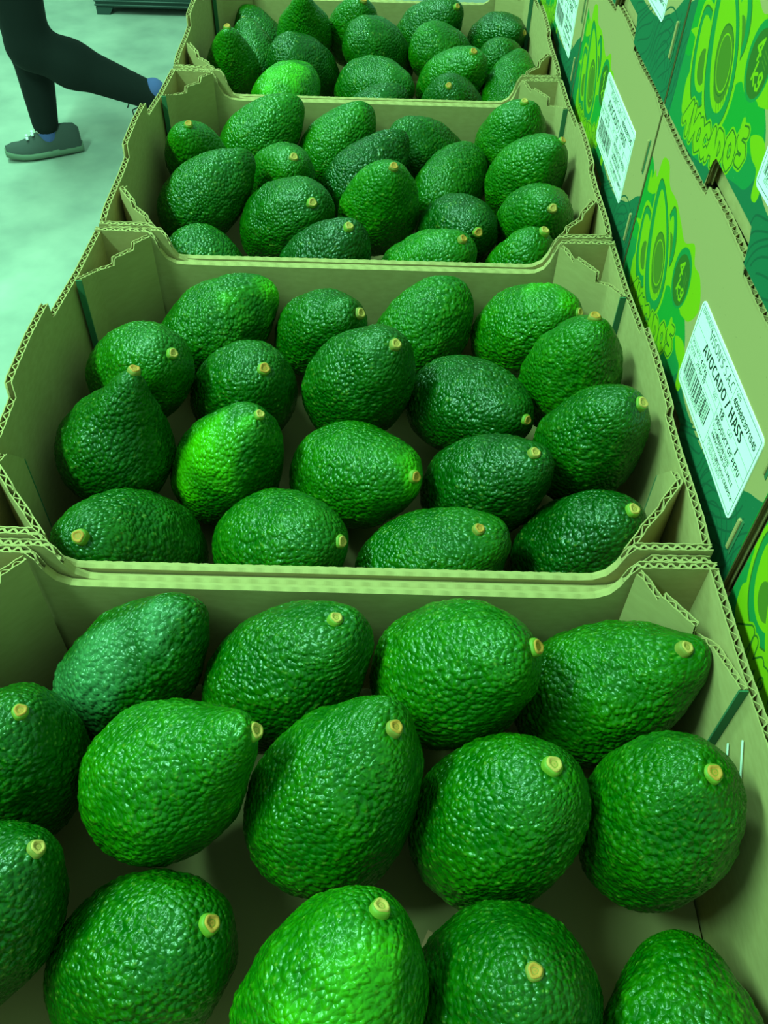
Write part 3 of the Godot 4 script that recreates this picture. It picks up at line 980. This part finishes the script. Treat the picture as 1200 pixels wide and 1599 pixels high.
func crate() -> void:
	var o := thing("plastic_crate", "dark plastic crate with pale lettering standing on the floor behind the walking person", "crate")
	o.position = Vector3(-1.275, 0, -3.90)
	var w := 0.60
	var d := 0.40
	var h := 0.26
	var st := tool()
	for s in [[Vector3(0, 0.03, -0.012), Vector3(w, h, 0.0)], [Vector3(0, 0.03, -d), Vector3(w, h, -d + 0.012)], [Vector3(0, 0.03, -d + 0.012), Vector3(0.012, h, -0.012)], [Vector3(w - 0.012, 0.03, -d + 0.012), Vector3(w, h, -0.012)], [Vector3(0.012, 0.03, -d + 0.012), Vector3(w - 0.012, 0.042, -0.012)]]:
		bevel_box(st, s[0], s[1], 0.003)
	mi("body", st.commit(), M.crate, o)
	for y in [0.036, 0.052, h - 0.03]:
		var rb := tool()
		bevel_box(rb, Vector3(-0.004, y, -0.004), Vector3(w + 0.004, y + 0.007, 0.006), 0.002)
		mi("rib", rb.commit(), M.crate, o)
	for x in [0.0, w - 0.075]:
		for z in [0.0, -d + 0.06]:
			var ft := tool()
			var a := [Vector2(0, 0.03), Vector2(0, 0), Vector2(0.055, 0), Vector2(0.075, 0.03)]
			if x > 0.1:
				a = [Vector2(0, 0.03), Vector2(0.02, 0), Vector2(0.075, 0), Vector2(0.075, 0.03)]
			var pf := []
			for q in [0.0, -0.06]:
				var r := []
				for p in a:
					r.append(Vector3(x + p.x, p.y, z + q))
				pf.append(r)
			quad(ft, pf[0][1], pf[0][0], pf[0][3], pf[0][2])
			quad(ft, pf[1][2], pf[1][3], pf[1][0], pf[1][1])
			for k in 4:
				quad(ft, pf[0][k], pf[0][(k + 1) % 4], pf[1][(k + 1) % 4], pf[1][k])
			mi("foot", ft.commit(), M.crate, o)
	var tm := TextMesh.new()
	var sf := SystemFont.new()
	sf.font_names = PackedStringArray(["Droid Sans"])
	sf.font_weight = 700
	tm.font = sf
	tm.text = "LECHUOSA"
	tm.font_size = 40
	tm.pixel_size = 0.0011
	tm.depth = 0.002
	mi("lettering", tm, M.lace, o).position = Vector3(0.285, 0.105, 0.001)

# ---------------------------------------------------------------- the scene
func _ready() -> void:
	rng.seed = 7
	# camera
	var cam := Camera3D.new()
	cam.name = "camera"
	cam.position = Vector3(0.0202, 0.3005 + H, 0.2532)
	cam.rotation = Vector3(-0.8277, -0.0095, 0.0327)
	cam.fov = 61.63
	cam.near = 0.02
	add_child(cam)
	cam.current = true
	# light: the whole place lies under daylight that a green roof has tinted
	var env := Environment.new()
	env.tonemap_mode = Environment.TONE_MAPPER_LINEAR
	env.tonemap_exposure = 1.25
	env.background_mode = Environment.BG_SKY
	env.sdfgi_enabled = true
	env.ssao_enabled = true
	env.ssil_enabled = true
	var sm := ProceduralSkyMaterial.new()
	sm.sky_top_color = Color(0.40, 1.14, 0.68).linear_to_srgb()
	sm.sky_horizon_color = Color(0.17, 0.52, 0.32).linear_to_srgb()
	sm.ground_horizon_color = Color(0.10, 0.32, 0.20).linear_to_srgb()
	sm.ground_bottom_color = Color(0.10, 0.32, 0.20).linear_to_srgb()
	sm.sky_energy_multiplier = 0.85
	sm.sun_angle_max = 0.0
	var sky := Sky.new()
	sky.sky_material = sm
	env.sky = sky
	var we := WorldEnvironment.new()
	we.name = "environment"
	we.environment = env
	add_child(we)
	for lp in ADDED_LAMPS:  # area lights of the added lamps, from the upper left
		var al := AreaLight3D.new()
		al.name = "added_lamp_light"
		al.area_size = Vector2(0.2, 1.2)
		al.light_color = TINT.linear_to_srgb()
		al.light_energy = lp[1]
		al.area_range = 30.0
		al.area_attenuation = 2.0
		al.shadow_enabled = true
		add_child(al, true)
		al.position = lp[0] + Vector3(0, -0.075, 0)
		al.rotation.x = -PI / 2
	# materials
	M.kraft = mat(Color(0.40, 0.27, 0.135), 0.9, 0.3)
	M.kraft.albedo_color = Color.WHITE
	M.kraft.albedo_texture = noise_tex(0.02, Color(0.375, 0.265, 0.108).linear_to_srgb(), Color(0.435, 0.315, 0.138).linear_to_srgb())
	M.kraft.uv1_triplanar = true
	M.kraft.uv1_world_triplanar = true
	M.kraft.uv1_scale = Vector3(9, 22, 9)
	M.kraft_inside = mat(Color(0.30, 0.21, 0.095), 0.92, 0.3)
	M.green_edge = mat(Color(0.03, 0.13, 0.055), 0.8)
	M.paper = mat(Color(0.92, 0.92, 0.92), 0.45)
	M.ink = mat(Color(0.012, 0.02, 0.02), 0.6)
	M.stem_green = mat(Color(0.13, 0.23, 0.008), 0.6)
	M.stem_olive = mat(Color(0.20, 0.19, 0.02), 0.65)
	M.scar = mat(Color(0.52, 0.20, 0.025), 0.75)
	M.scar_pale = mat(Color(0.55, 0.30, 0.07), 0.75)
	var wn := FastNoiseLite.new()
	wn.noise_type = FastNoiseLite.TYPE_CELLULAR
	wn.cellular_return_type = FastNoiseLite.RETURN_DISTANCE
	wn.frequency = 0.0425
	wn.fractal_type = FastNoiseLite.FRACTAL_NONE
	wn.seed = 21
	var warts := NoiseTexture2D.new()
	warts.width = 1024
	warts.height = 1024
	warts.seamless = true
	warts.seamless_blend_skirt = 0.06
	warts.noise = wn
	var wg := Gradient.new()
	wg.offsets = PackedFloat32Array([0.0, 0.2, 0.45, 0.7, 1.0])
	wg.colors = PackedColorArray([Color.WHITE, Color(0.9, 0.9, 0.9), Color(0.55, 0.55, 0.55), Color(0.2, 0.2, 0.2), Color.BLACK])
	warts.color_ramp = wg
	for nm in ["skin", "skin_far"]:
		var sk := StandardMaterial3D.new()
		sk.vertex_color_use_as_albedo = true
		sk.roughness = 0.30
		sk.metallic_specular = 0.40
		sk.heightmap_enabled = true
		sk.heightmap_texture = warts
		sk.heightmap_scale = 0.085
		sk.uv1_triplanar = true
		sk.uv1_triplanar_sharpness = 6.0
		sk.uv1_scale = Vector3.ONE * 11.0
		M[nm] = sk
	M.leggings = mat(Color(0.008, 0.010, 0.010), 0.8, 0.3)
	M.jacket = mat(Color(0.03, 0.04, 0.05), 0.85)
	M.shoe = mat(Color(0.05, 0.055, 0.055), 0.8)
	M.sole = mat(Color(0.13, 0.17, 0.12), 0.8)
	M.lace = mat(Color(0.8, 0.8, 0.8), 0.6)
	M.dark_lace = mat(Color(0.02, 0.02, 0.02), 0.8)
	M.sock = mat(Color(0.07, 0.09, 0.30), 0.9)
	M.flesh = mat(Color(0.42, 0.24, 0.16), 0.6)
	M.lips = mat(Color(0.38, 0.12, 0.10), 0.5)
	M.hair = mat(Color(0.012, 0.009, 0.007), 0.6)
	M.crate = mat(Color(0.018, 0.045, 0.04), 0.5)
	M.steel = mat(Color(0.35, 0.37, 0.38), 0.5)
	M.glow = mat(Color(0.8, 0.9, 0.85), 0.5)
	M.glow.emission_enabled = true
	M.glow.emission = TINT.linear_to_srgb()
	M.glow.emission_energy_multiplier = 2.0
	M.light_spot = mat(Color(0.62, 0.30, 0.17), 0.9)  # pinkish tan that stands in for light on the tray bottom
	M.glue = mat(Color(0.75, 0.78, 0.75), 0.25)
	M.wood = mat(Color(0.25, 0.15, 0.08), 0.8)
	M.print_sheet = mat(Color.WHITE, 0.85, 0.3)
	M.print_sheet.albedo_texture = make_print()
	pebbles.noise_type = FastNoiseLite.TYPE_CELLULAR
	pebbles.cellular_distance_function = FastNoiseLite.DISTANCE_EUCLIDEAN
	pebbles.cellular_return_type = FastNoiseLite.RETURN_DISTANCE
	pebbles.cellular_jitter = 1.0
	pebbles.frequency = 0.33
	pebbles.fractal_type = FastNoiseLite.FRACTAL_NONE
	pebbles.domain_warp_enabled = true
	pebbles.domain_warp_amplitude = 1.1
	pebbles.domain_warp_frequency = 0.25
	pebbles.domain_warp_fractal_type = FastNoiseLite.DOMAIN_WARP_FRACTAL_NONE
	pebbles.seed = 11
	lumps.noise_type = FastNoiseLite.TYPE_SIMPLEX_SMOOTH
	lumps.frequency = 0.035
	lumps.fractal_octaves = 2
	lumps.seed = 5
	# setting
	var fl := tool()
	box(fl, Vector3(-14, -0.2, -16), Vector3(14, 0, 8))
	var fm := mat(Color.WHITE, 0.7, 0.4)
	fm.albedo_texture = noise_tex(0.012, Color(0.27, 0.285, 0.26).linear_to_srgb(), Color(0.43, 0.43, 0.38).linear_to_srgb(), 1024, FastNoiseLite.TYPE_SIMPLEX_SMOOTH, 9, 6)
	fm.uv1_triplanar = true
	fm.uv1_world_triplanar = true
	fm.uv1_scale = Vector3.ONE * 0.35
	var floor_ := mi("floor", fl.commit(), fm)
	floor_.set_meta("kind", "structure")
	floor_.set_meta("label", "pale smooth concrete floor with faint stains")
	roof()  # only the added lamps and their beam; no roof is built
	# display tables that carry the trays and the cartons
	for tb in [[-0.19, 0.181, H - TRAY_H, "low wooden display table under the open avocado trays"], [0.184, 0.56, H - 0.030, "wooden display table under the stacked printed cartons"]]:
		var o := thing("display_table", tb[3], "table")
		o.position = Vector3((tb[0] + tb[1]) / 2, 0, -0.28)
		var hw: float = (tb[1] - tb[0]) / 2
		var st := tool()
		bevel_box(st, Vector3(-hw, tb[2] - 0.03, -0.58), Vector3(hw, tb[2] - 0.0002, 0.60), 0.003)
		mi("tabletop", st.commit(), M.wood, o)
		for sx in [-1.0, 1.0]:
			for sz in [-0.54, 0.54]:
				var lg := tool()
				bevel_box(lg, Vector3(sx * (hw - 0.03) - 0.02, 0, sz - 0.02), Vector3(sx * (hw - 0.03) + 0.02, tb[2] - 0.03, sz + 0.02), 0.003)
				mi("leg", lg.commit(), M.wood, o)
	# trays
	tray(0, "open cardboard tray nearest the camera, cut by the bottom picture edge")
	tray(1, "second open cardboard tray from the camera, the one shown whole")
	tray(2, "third open cardboard tray from the camera, between the second and the farthest")
	tray(3, "farthest open cardboard tray, its back wall at the top picture edge")
	# cartons on the right
	carton("printed carton in the lower row beside the third tray, its label near the near end", 0.187, -0.030, -0.5600, 0.2765, 0.006, 0.124)
	carton("printed carton in the lower row beside the second tray, with the largest readable white label", 0.187, -0.030, -0.2800, 0.2765, 0.0, 0.148)
	carton("printed carton in the lower row beyond the others, beside the farthest tray", 0.187, -0.030, -0.8400, 0.2765, 0.0, 0.13)
	carton("printed carton in the lower row nearest the camera, cut by the right picture edge", 0.186, -0.030, 0.0070, 0.2765, -0.01, 0.15)
	carton("printed carton in the upper row with the big avocado emblem, above the second tray's carton", 0.187, 0.0885, -0.2810, 0.2765, 0.012, 0.160)
	carton("printed carton in the upper row farther back, showing the corner of its white label", 0.187, 0.0885, -0.5610, 0.2765, 0.006, 0.125)
	for zc in [[0.0885, 0.006, "added printed carton in the upper row nearest the camera, outside the right picture edge"], [0.207, 0.002, "nearest printed carton of the unseen row added on top of the right-hand stack"], [0.207, -0.281, "middle printed carton of the unseen row added on top of the right-hand stack"], [0.207, -0.561, "farthest printed carton of the unseen row added on top of the right-hand stack"]]:  # unseen cartons added to block sky light from the trays
		carton(zc[2], 0.187, zc[0], zc[1], 0.2765, 0.0, 0.15)
	# stems, shared by all fruit
	stem_mesh = lathe([Vector2(0.0046, -0.002), Vector2(0.0045, 0.0008), Vector2(0.0043, 0.0020), Vector2(0.0039, 0.0027), Vector2(0.0033, 0.0029), Vector2(0.0, 0.0027)], 24, 0.04)
	scar_mesh = lathe([Vector2(0.0035, 0.0026), Vector2(0.0034, 0.0033), Vector2(0.0029, 0.0037), Vector2(0.0022, 0.0034), Vector2(0.0015, 0.0027), Vector2(0.0008, 0.0030), Vector2(0.0, 0.0026)], 22, 0.06)
	avocados()
	person()
	crate()

func avocados() -> void:
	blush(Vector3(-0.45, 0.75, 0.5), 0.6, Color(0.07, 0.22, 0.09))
	fruit("avocado with a pale scuffed patch, back left corner of the nearest tray", 0, Vector3(-0.0912, -0.0475, 0.035), 1.259, 0.8, 0.0965, 0.0285, 0.2, 0.3, 3.84, 0.3)
	fruit("avocado with its tan stem up by the back wall of nearest tray, second from left", 0, Vector3(-0.0183, -0.0422, 0.0403), 1.55, 0.898, 0.1005, 0.0321, 0.22, 0.08, 1.66, 0.35)
	fruit("bright green avocado touching the back wall of nearest tray, stem hidden on its right edge", 0, Vector3(0.0582, -0.0305, 0.0448), 2.08, 0.993, 0.0982, 0.033, 0.25, 0.04, 4.01, 0.65)
	fruit("long avocado lying sideways in the back right corner of the nearest tray", 0, Vector3(0.1297, -0.0443, 0.0429), 1.69, 0.859, 0.1014, 0.0316, 0.3, 0.1, 1.4, 0.6)
	fruit("dark avocado with upright stem cut by the left picture edge, nearest tray middle row", 0, Vector3(-0.1306, -0.0416, 0.0874), 1.683, 1.238, 0.0978, 0.0307, 0.22, 0, 0, 0.25)
	fruit("pear-necked bright avocado leaning right in the nearest tray, left of the largest one", 0, Vector3(-0.0567, -0.0257, 0.0972), 1.61, 0.899, 0.0999, 0.0318, 0.38, 0.04, 4.54, 0.7)
	fruit("largest long avocado in the middle of the nearest tray, broad tan stem at upper right", 0, Vector3(0.0078, -0.0367, 0.0986), 1.029, 1.069, 0.1026, 0.0341, 0.3, 0.06, 0.44, 0.5)
	fruit("plump round avocado with tan stem, right of the largest one in nearest tray", 0, Vector3(0.0732, -0.0459, 0.1057), 1.609, 1.198, 0.0997, 0.0325, 0.15, 0.01, 2.01, 0.5)
	fruit("big dark avocado against the right wall of the nearest tray, stem at upper right", 0, Vector3(0.1369, -0.035, 0.1082), 1.513, 1.497, 0.0998, 0.0303, 0.15, 0.02, 5.85, 0.4)
	fruit("dark avocado at the left picture edge of nearest tray, front row, small tan stem", 0, Vector3(-0.1252, -0.0416, 0.1471), 1.271, 0.905, 0.0985, 0.0314, 0.3, 0, 0, 0.2)
	fruit("round avocado with lime green stem side in the front row of nearest tray", 0, Vector3(-0.0653, -0.0616, 0.1581), 1.492, 0.907, 0.0972, 0.0315, 0.12, 0, 0, 0.4)
	blush(Vector3(0.1, 0.7, 0.7), 0.3)
	fruit("light green avocado at the centre of the nearest tray front row", 0, Vector3(0.0086, -0.039, 0.1772), 0.674, 1.037, 0.0993, 0.0322, 0.15, 0, 0, 0.8)
	fruit("dark avocado pointing its round tan stem straight up, front row of nearest tray", 0, Vector3(0.0721, -0.0546, 0.1715), 2.129, 1.5, 0.0982, 0.0346, 0.15, 0, 0, 0.25)
	fruit("stemless-looking avocado in the front right corner of the nearest tray", 0, Vector3(0.1349, -0.058, 0.1942), 0.105, 0.101, 0.098, 0.0321, 0.15, 0.12, 4.97, 0.5)
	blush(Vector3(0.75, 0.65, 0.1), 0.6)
	fruit("avocado with a lime blush on top, back left of the second tray", 1, Vector3(-0.0923, -0.0515, -0.2401), 1.213, 0.598, 0.0936, 0.0307, 0.15, 0.3, 3.75, 0.5)
	fruit("small dark avocado second from left along the back wall of the second tray", 1, Vector3(-0.0198, -0.0488, -0.2327), 2.486, 0.813, 0.0963, 0.0293, 0.25, 0.06, 3.49, 0.3)
	fruit("upright green avocado third from left along the back wall of the second tray", 1, Vector3(0.0479, -0.0535, -0.2413), 1.172, 0.939, 0.0894, 0.0302, 0.15, 0.3, 3.84, 0.6)
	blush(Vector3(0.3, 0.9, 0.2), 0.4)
	fruit("bright avocado in the back right corner of the second tray", 1, Vector3(0.1187, -0.0444, -0.2344), 2.346, 0.855, 0.0952, 0.031, 0.15, 0.03, 4.28, 0.75)
	fruit("bright avocado by the right wall of second tray, just below the corner fruit", 1, Vector3(0.1377, -0.0283, -0.1691), 2.913, 1.262, 0.0992, 0.03, 0.25, 0.05, 1.75, 0.65)
	fruit("avocado behind the necked one at the left wall of second tray, green stem to right", 1, Vector3(-0.1296, -0.0389, -0.1714), 2.299, 0.784, 0.0966, 0.0305, 0.15, 0.01, 3.84, 0.6)
	fruit("round dark avocado with small yellow stem facing up, left middle of second tray", 1, Vector3(-0.0675, -0.058, -0.1758), 2.479, 0.938, 0.0976, 0.0327, 0.12, 0, 0, 0.3)
	fruit("tall dark avocado with tan stem in the exact middle of the second tray", 1, Vector3(0.0081, -0.0377, -0.1679), 2.197, 1.032, 0.0992, 0.0326, 0.25, 0.01, 5.85, 0.25)
	fruit("dark teal avocado with stem pointing right, right middle of the second tray", 1, Vector3(0.0766, -0.0509, -0.1598), 2.442, 0.446, 0.0992, 0.0315, 0.2, 0, 0, 0.12)
	fruit("large smooth dark avocado against the right wall of the second tray", 1, Vector3(0.1398, -0.0288, -0.1074), 2.553, 1.194, 0.0994, 0.0285, 0.22, 0.05, 3.93, 0.3)
	fruit("upright pear-shaped dark avocado with long neck at the left wall of second tray", 1, Vector3(-0.1283, -0.0333, -0.1081), 1.597, 1.216, 0.0988, 0.0325, 0.42, 0.01, 2.97, 0.2)
	blush(Vector3(-0.6, 0.5, 0.6), 0.5)
	fruit("lime-blushed avocado right of the necked one at the left of second tray", 1, Vector3(-0.0668, -0.0529, -0.1095), 1.934, 1.094, 0.098, 0.0315, 0.28, 0, 0, 0.5)
	blush(Vector3(0.7, 0.5, 0.5), 0.6)
	fruit("lime-blushed avocado with stem to lower right in the centre front of second tray", 1, Vector3(0.0078, -0.0559, -0.1026), 2.253, 0.568, 0.0977, 0.0314, 0.22, 0, 0, 0.6)
	fruit("dark bluish avocado lying sideways, stem right, second tray before the right wall fruit", 1, Vector3(0.0826, -0.049, -0.0912), 2.188, 0.896, 0.0991, 0.03, 0.25, 0.05, 1.31, 0.1)
	fruit("avocado with orange-tan stem facing left, front left corner of the second tray", 1, Vector3(-0.1141, -0.0588, -0.0434), -2.487, 0.914, 0.1003, 0.034, 0.2, 0.04, 2.62, 0.3)
	fruit("round avocado second from left along the front wall of the second tray", 1, Vector3(-0.0323, -0.0571, -0.0481), 2.178, 0.684, 0.0965, 0.031, 0.12, 0.02, 3.84, 0.5)
	fruit("oval avocado lying sideways third from left along the front wall of second tray", 1, Vector3(0.0501, -0.0616, -0.0401), 1.7, 0.787, 0.0999, 0.0322, 0.22, 0.14, 1.31, 0.4)
	fruit("very dark rough avocado in the front right corner of the second tray", 1, Vector3(0.1327, -0.0575, -0.0505), 2.182, 1.185, 0.098, 0.0325, 0.25, 0, 0, 0.05)
	fruit("bright avocado with small yellow stem in back left corner of third tray", 2, Vector3(-0.1419, -0.038, -0.4598), 3.166, 0.921, 0.0973, 0.0267, 0.2, 0.05, 2.09, 0.7)
	fruit("bright avocado leaning right, back row of the third tray, second from left", 2, Vector3(-0.0925, -0.0438, -0.5208), 1.421, 0.726, 0.0925, 0.0303, 0.22, 0.3, 3.49, 0.7)
	fruit("bright avocado at the back of the third tray, third from left", 2, Vector3(-0.0251, -0.0521, -0.5211), 1.343, 0.894, 0.0921, 0.0301, 0.2, 0.3, 3.58, 0.75)
	fruit("dusky blue-green avocado leaning right in the middle of the third tray", 2, Vector3(0.0037, -0.0516, -0.4675), 1.316, 0.815, 0.0924, 0.0309, 0.3, 0.3, 3.58, 0.05)
	fruit("avocado half hidden behind the dusky one at the back wall of third tray", 2, Vector3(0.0584, -0.0577, -0.5216), 1.117, -0.48, 0.0957, 0.0291, 0.2, 0, 0, 0.3)
	fruit("bright avocado standing in the back right corner of the third tray", 2, Vector3(0.1307, -0.0395, -0.5125), 2.834, 1.027, 0.0965, 0.0309, 0.2, 0.05, 1.4, 0.7)
	fruit("bright avocado leaning on the right wall of the third tray, second from back", 2, Vector3(0.1382, -0.0343, -0.44), 2.589, 0.932, 0.0987, 0.0299, 0.25, 0.06, 2.88, 0.7)
	fruit("small avocado with orange-tan stem showing between larger ones, left of third tray", 2, Vector3(-0.0689, -0.0503, -0.4546), 2.753, 0.676, 0.0976, 0.0283, 0.2, 0.03, 1.75, 0.55)
	fruit("large dark avocado leaning against the left wall of the third tray", 2, Vector3(-0.1241, -0.0411, -0.4047), 1.221, 0.646, 0.0956, 0.0299, 0.22, 0.3, 3.58, 0.35)
	fruit("wide avocado with round tan stem facing out, left middle of third tray", 2, Vector3(-0.0573, -0.0512, -0.3842), 2.195, 0.728, 0.0997, 0.0334, 0.2, 0.08, 0.09, 0.3)
	fruit("bright necked avocado with tan stem up in the centre of the third tray", 2, Vector3(0.0164, -0.0402, -0.3957), 2.778, 1.045, 0.0982, 0.0323, 0.32, 0, 0, 0.75)
	fruit("green avocado right of the bright necked one in the third tray", 2, Vector3(0.0762, -0.0556, -0.4631), 0.503, 0.306, 0.0922, 0.0288, 0.15, 0, 0, 0.45)
	fruit("dark shiny avocado with stem facing down at the right middle of third tray", 2, Vector3(0.0786, -0.0508, -0.3729), 2.855, 0.576, 0.0958, 0.0304, 0.2, 0.01, 5.15, 0.08)
	fruit("avocado with round tan stem facing out at the right wall of the third tray", 2, Vector3(0.1381, -0.0393, -0.371), 3.048, 0.771, 0.0984, 0.0298, 0.25, 0.01, 4.71, 0.5)
	fruit("avocado behind the front wall of third tray at its left corner", 2, Vector3(-0.1122, -0.0705, -0.3214), 2.388, -0.692, 0.0929, 0.031, 0.2, 0.3, 4.28, 0.4)
	fruit("dusky avocado with tan stem along the front wall of third tray, second from left", 2, Vector3(-0.0238, -0.0538, -0.3198), 1.997, 1.034, 0.0991, 0.034, 0.25, 0.03, 0.61, 0.05)
	fruit("bright avocado along the front wall of the third tray, third from left", 2, Vector3(0.0517, -0.0547, -0.3175), 2.082, 0.866, 0.099, 0.0311, 0.2, 0.02, 1.05, 0.75)
	fruit("bright avocado with orange stem in the front right corner of the third tray", 2, Vector3(0.1222, -0.0574, -0.3172), 2.467, 1.336, 0.0976, 0.0302, 0.25, 0.02, 3.75, 0.7)
	fruit("upright yellow-green avocado at the left wall of the farthest tray", 3, Vector3(-0.142, -0.0413, -0.6787), -3.273, 1.037, 0.0978, 0.0281, 0.35, 0.05, 1.57, 0.75)
	fruit("dull olive avocado behind the upright one at the left of farthest tray", 3, Vector3(-0.1297, -0.0569, -0.7456), -0.318, 0.582, 0.0937, 0.0264, 0.25, 0, 0, 0.35)
	fruit("dull avocado in the back left corner of the farthest tray", 3, Vector3(-0.1267, -0.0646, -0.8009), 2.242, 2.253, 0.0901, 0.0293, 0.2, 0.12, 5.41, 0.3)
	fruit("upright bright pear-shaped avocado in the back of the farthest tray", 3, Vector3(-0.074, -0.0312, -0.7614), 3.054, 0.95, 0.0984, 0.0296, 0.4, 0.01, 2.36, 0.7)
	fruit("avocado with its stem up at the back wall middle of the farthest tray", 3, Vector3(-0.0221, -0.0425, -0.792), 2.766, 0.9, 0.0952, 0.0288, 0.2, 0.01, 2.53, 0.6)
	fruit("green avocado leaning right in the middle of the farthest tray", 3, Vector3(0.0102, -0.0494, -0.7402), 0.926, -0.645, 0.0986, 0.0308, 0.22, 0, 0, 0.4)
	fruit("dark avocado along the back wall of farthest tray, right of the middle", 3, Vector3(0.0657, -0.0391, -0.7915), 2.29, 0.728, 0.096, 0.0306, 0.28, 0.01, 6.2, 0.3)
	fruit("big dark avocado leaning right in the left middle of the farthest tray", 3, Vector3(-0.0668, -0.057, -0.7063), 0.954, -0.653, 0.0989, 0.0309, 0.22, 0, 0, 0.2)
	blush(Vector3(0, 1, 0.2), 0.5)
	fruit("lime yellow avocado at the front left of the farthest tray", 3, Vector3(-0.079, -0.0481, -0.6236), 0.359, 0.104, 0.0955, 0.0304, 0.2, 0, 0, 1)
	fruit("wide avocado with tan stem at lower right, front middle of farthest tray", 3, Vector3(0.0063, -0.0581, -0.6655), 2.312, 0.336, 0.0983, 0.0328, 0.2, 0.08, 0.17, 0.45)
	fruit("green avocado with small stem on top, right middle of the farthest tray", 3, Vector3(0.0817, -0.0526, -0.7353), 1.037, -0.654, 0.0991, 0.0304, 0.25, 0, 0, 0.6)
	fruit("dark avocado in the back right corner of the farthest tray", 3, Vector3(0.1401, -0.0466, -0.785), 2.749, 0.496, 0.0983, 0.0285, 0.25, 0.11, 3.32, 0.15)
	fruit("bright avocado lying sideways behind the round one, farthest tray front right", 3, Vector3(0.0852, -0.0446, -0.6628), 2.437, 0.75, 0.0975, 0.0298, 0.22, 0.07, 1.13, 0.7)
	fruit("low dark avocado at the front wall centre of the farthest tray", 3, Vector3(0.0034, -0.0644, -0.5994), 1.39, 0.818, 0.0918, 0.0309, 0.2, 0.3, 3.58, 0.15)
	fruit("round dark avocado with lime stem facing up at front wall of farthest tray", 3, Vector3(0.0815, -0.0563, -0.6018), -2.85, 1.054, 0.0979, 0.0327, 0.12, 0.01, 4.36, 0.2)
	fruit("tall avocado leaning on the right wall of the farthest tray", 3, Vector3(0.1436, -0.0473, -0.6519), 0.25, 0.443, 0.0974, 0.0277, 0.25, 0, 0, 0.55)
	fruit("avocado mostly hidden behind the tall one at the right wall of farthest tray", 3, Vector3(0.1397, -0.0563, -0.7229), 0.251, -0.66, 0.0968, 0.027, 0.2, 0, 0, 0.3)
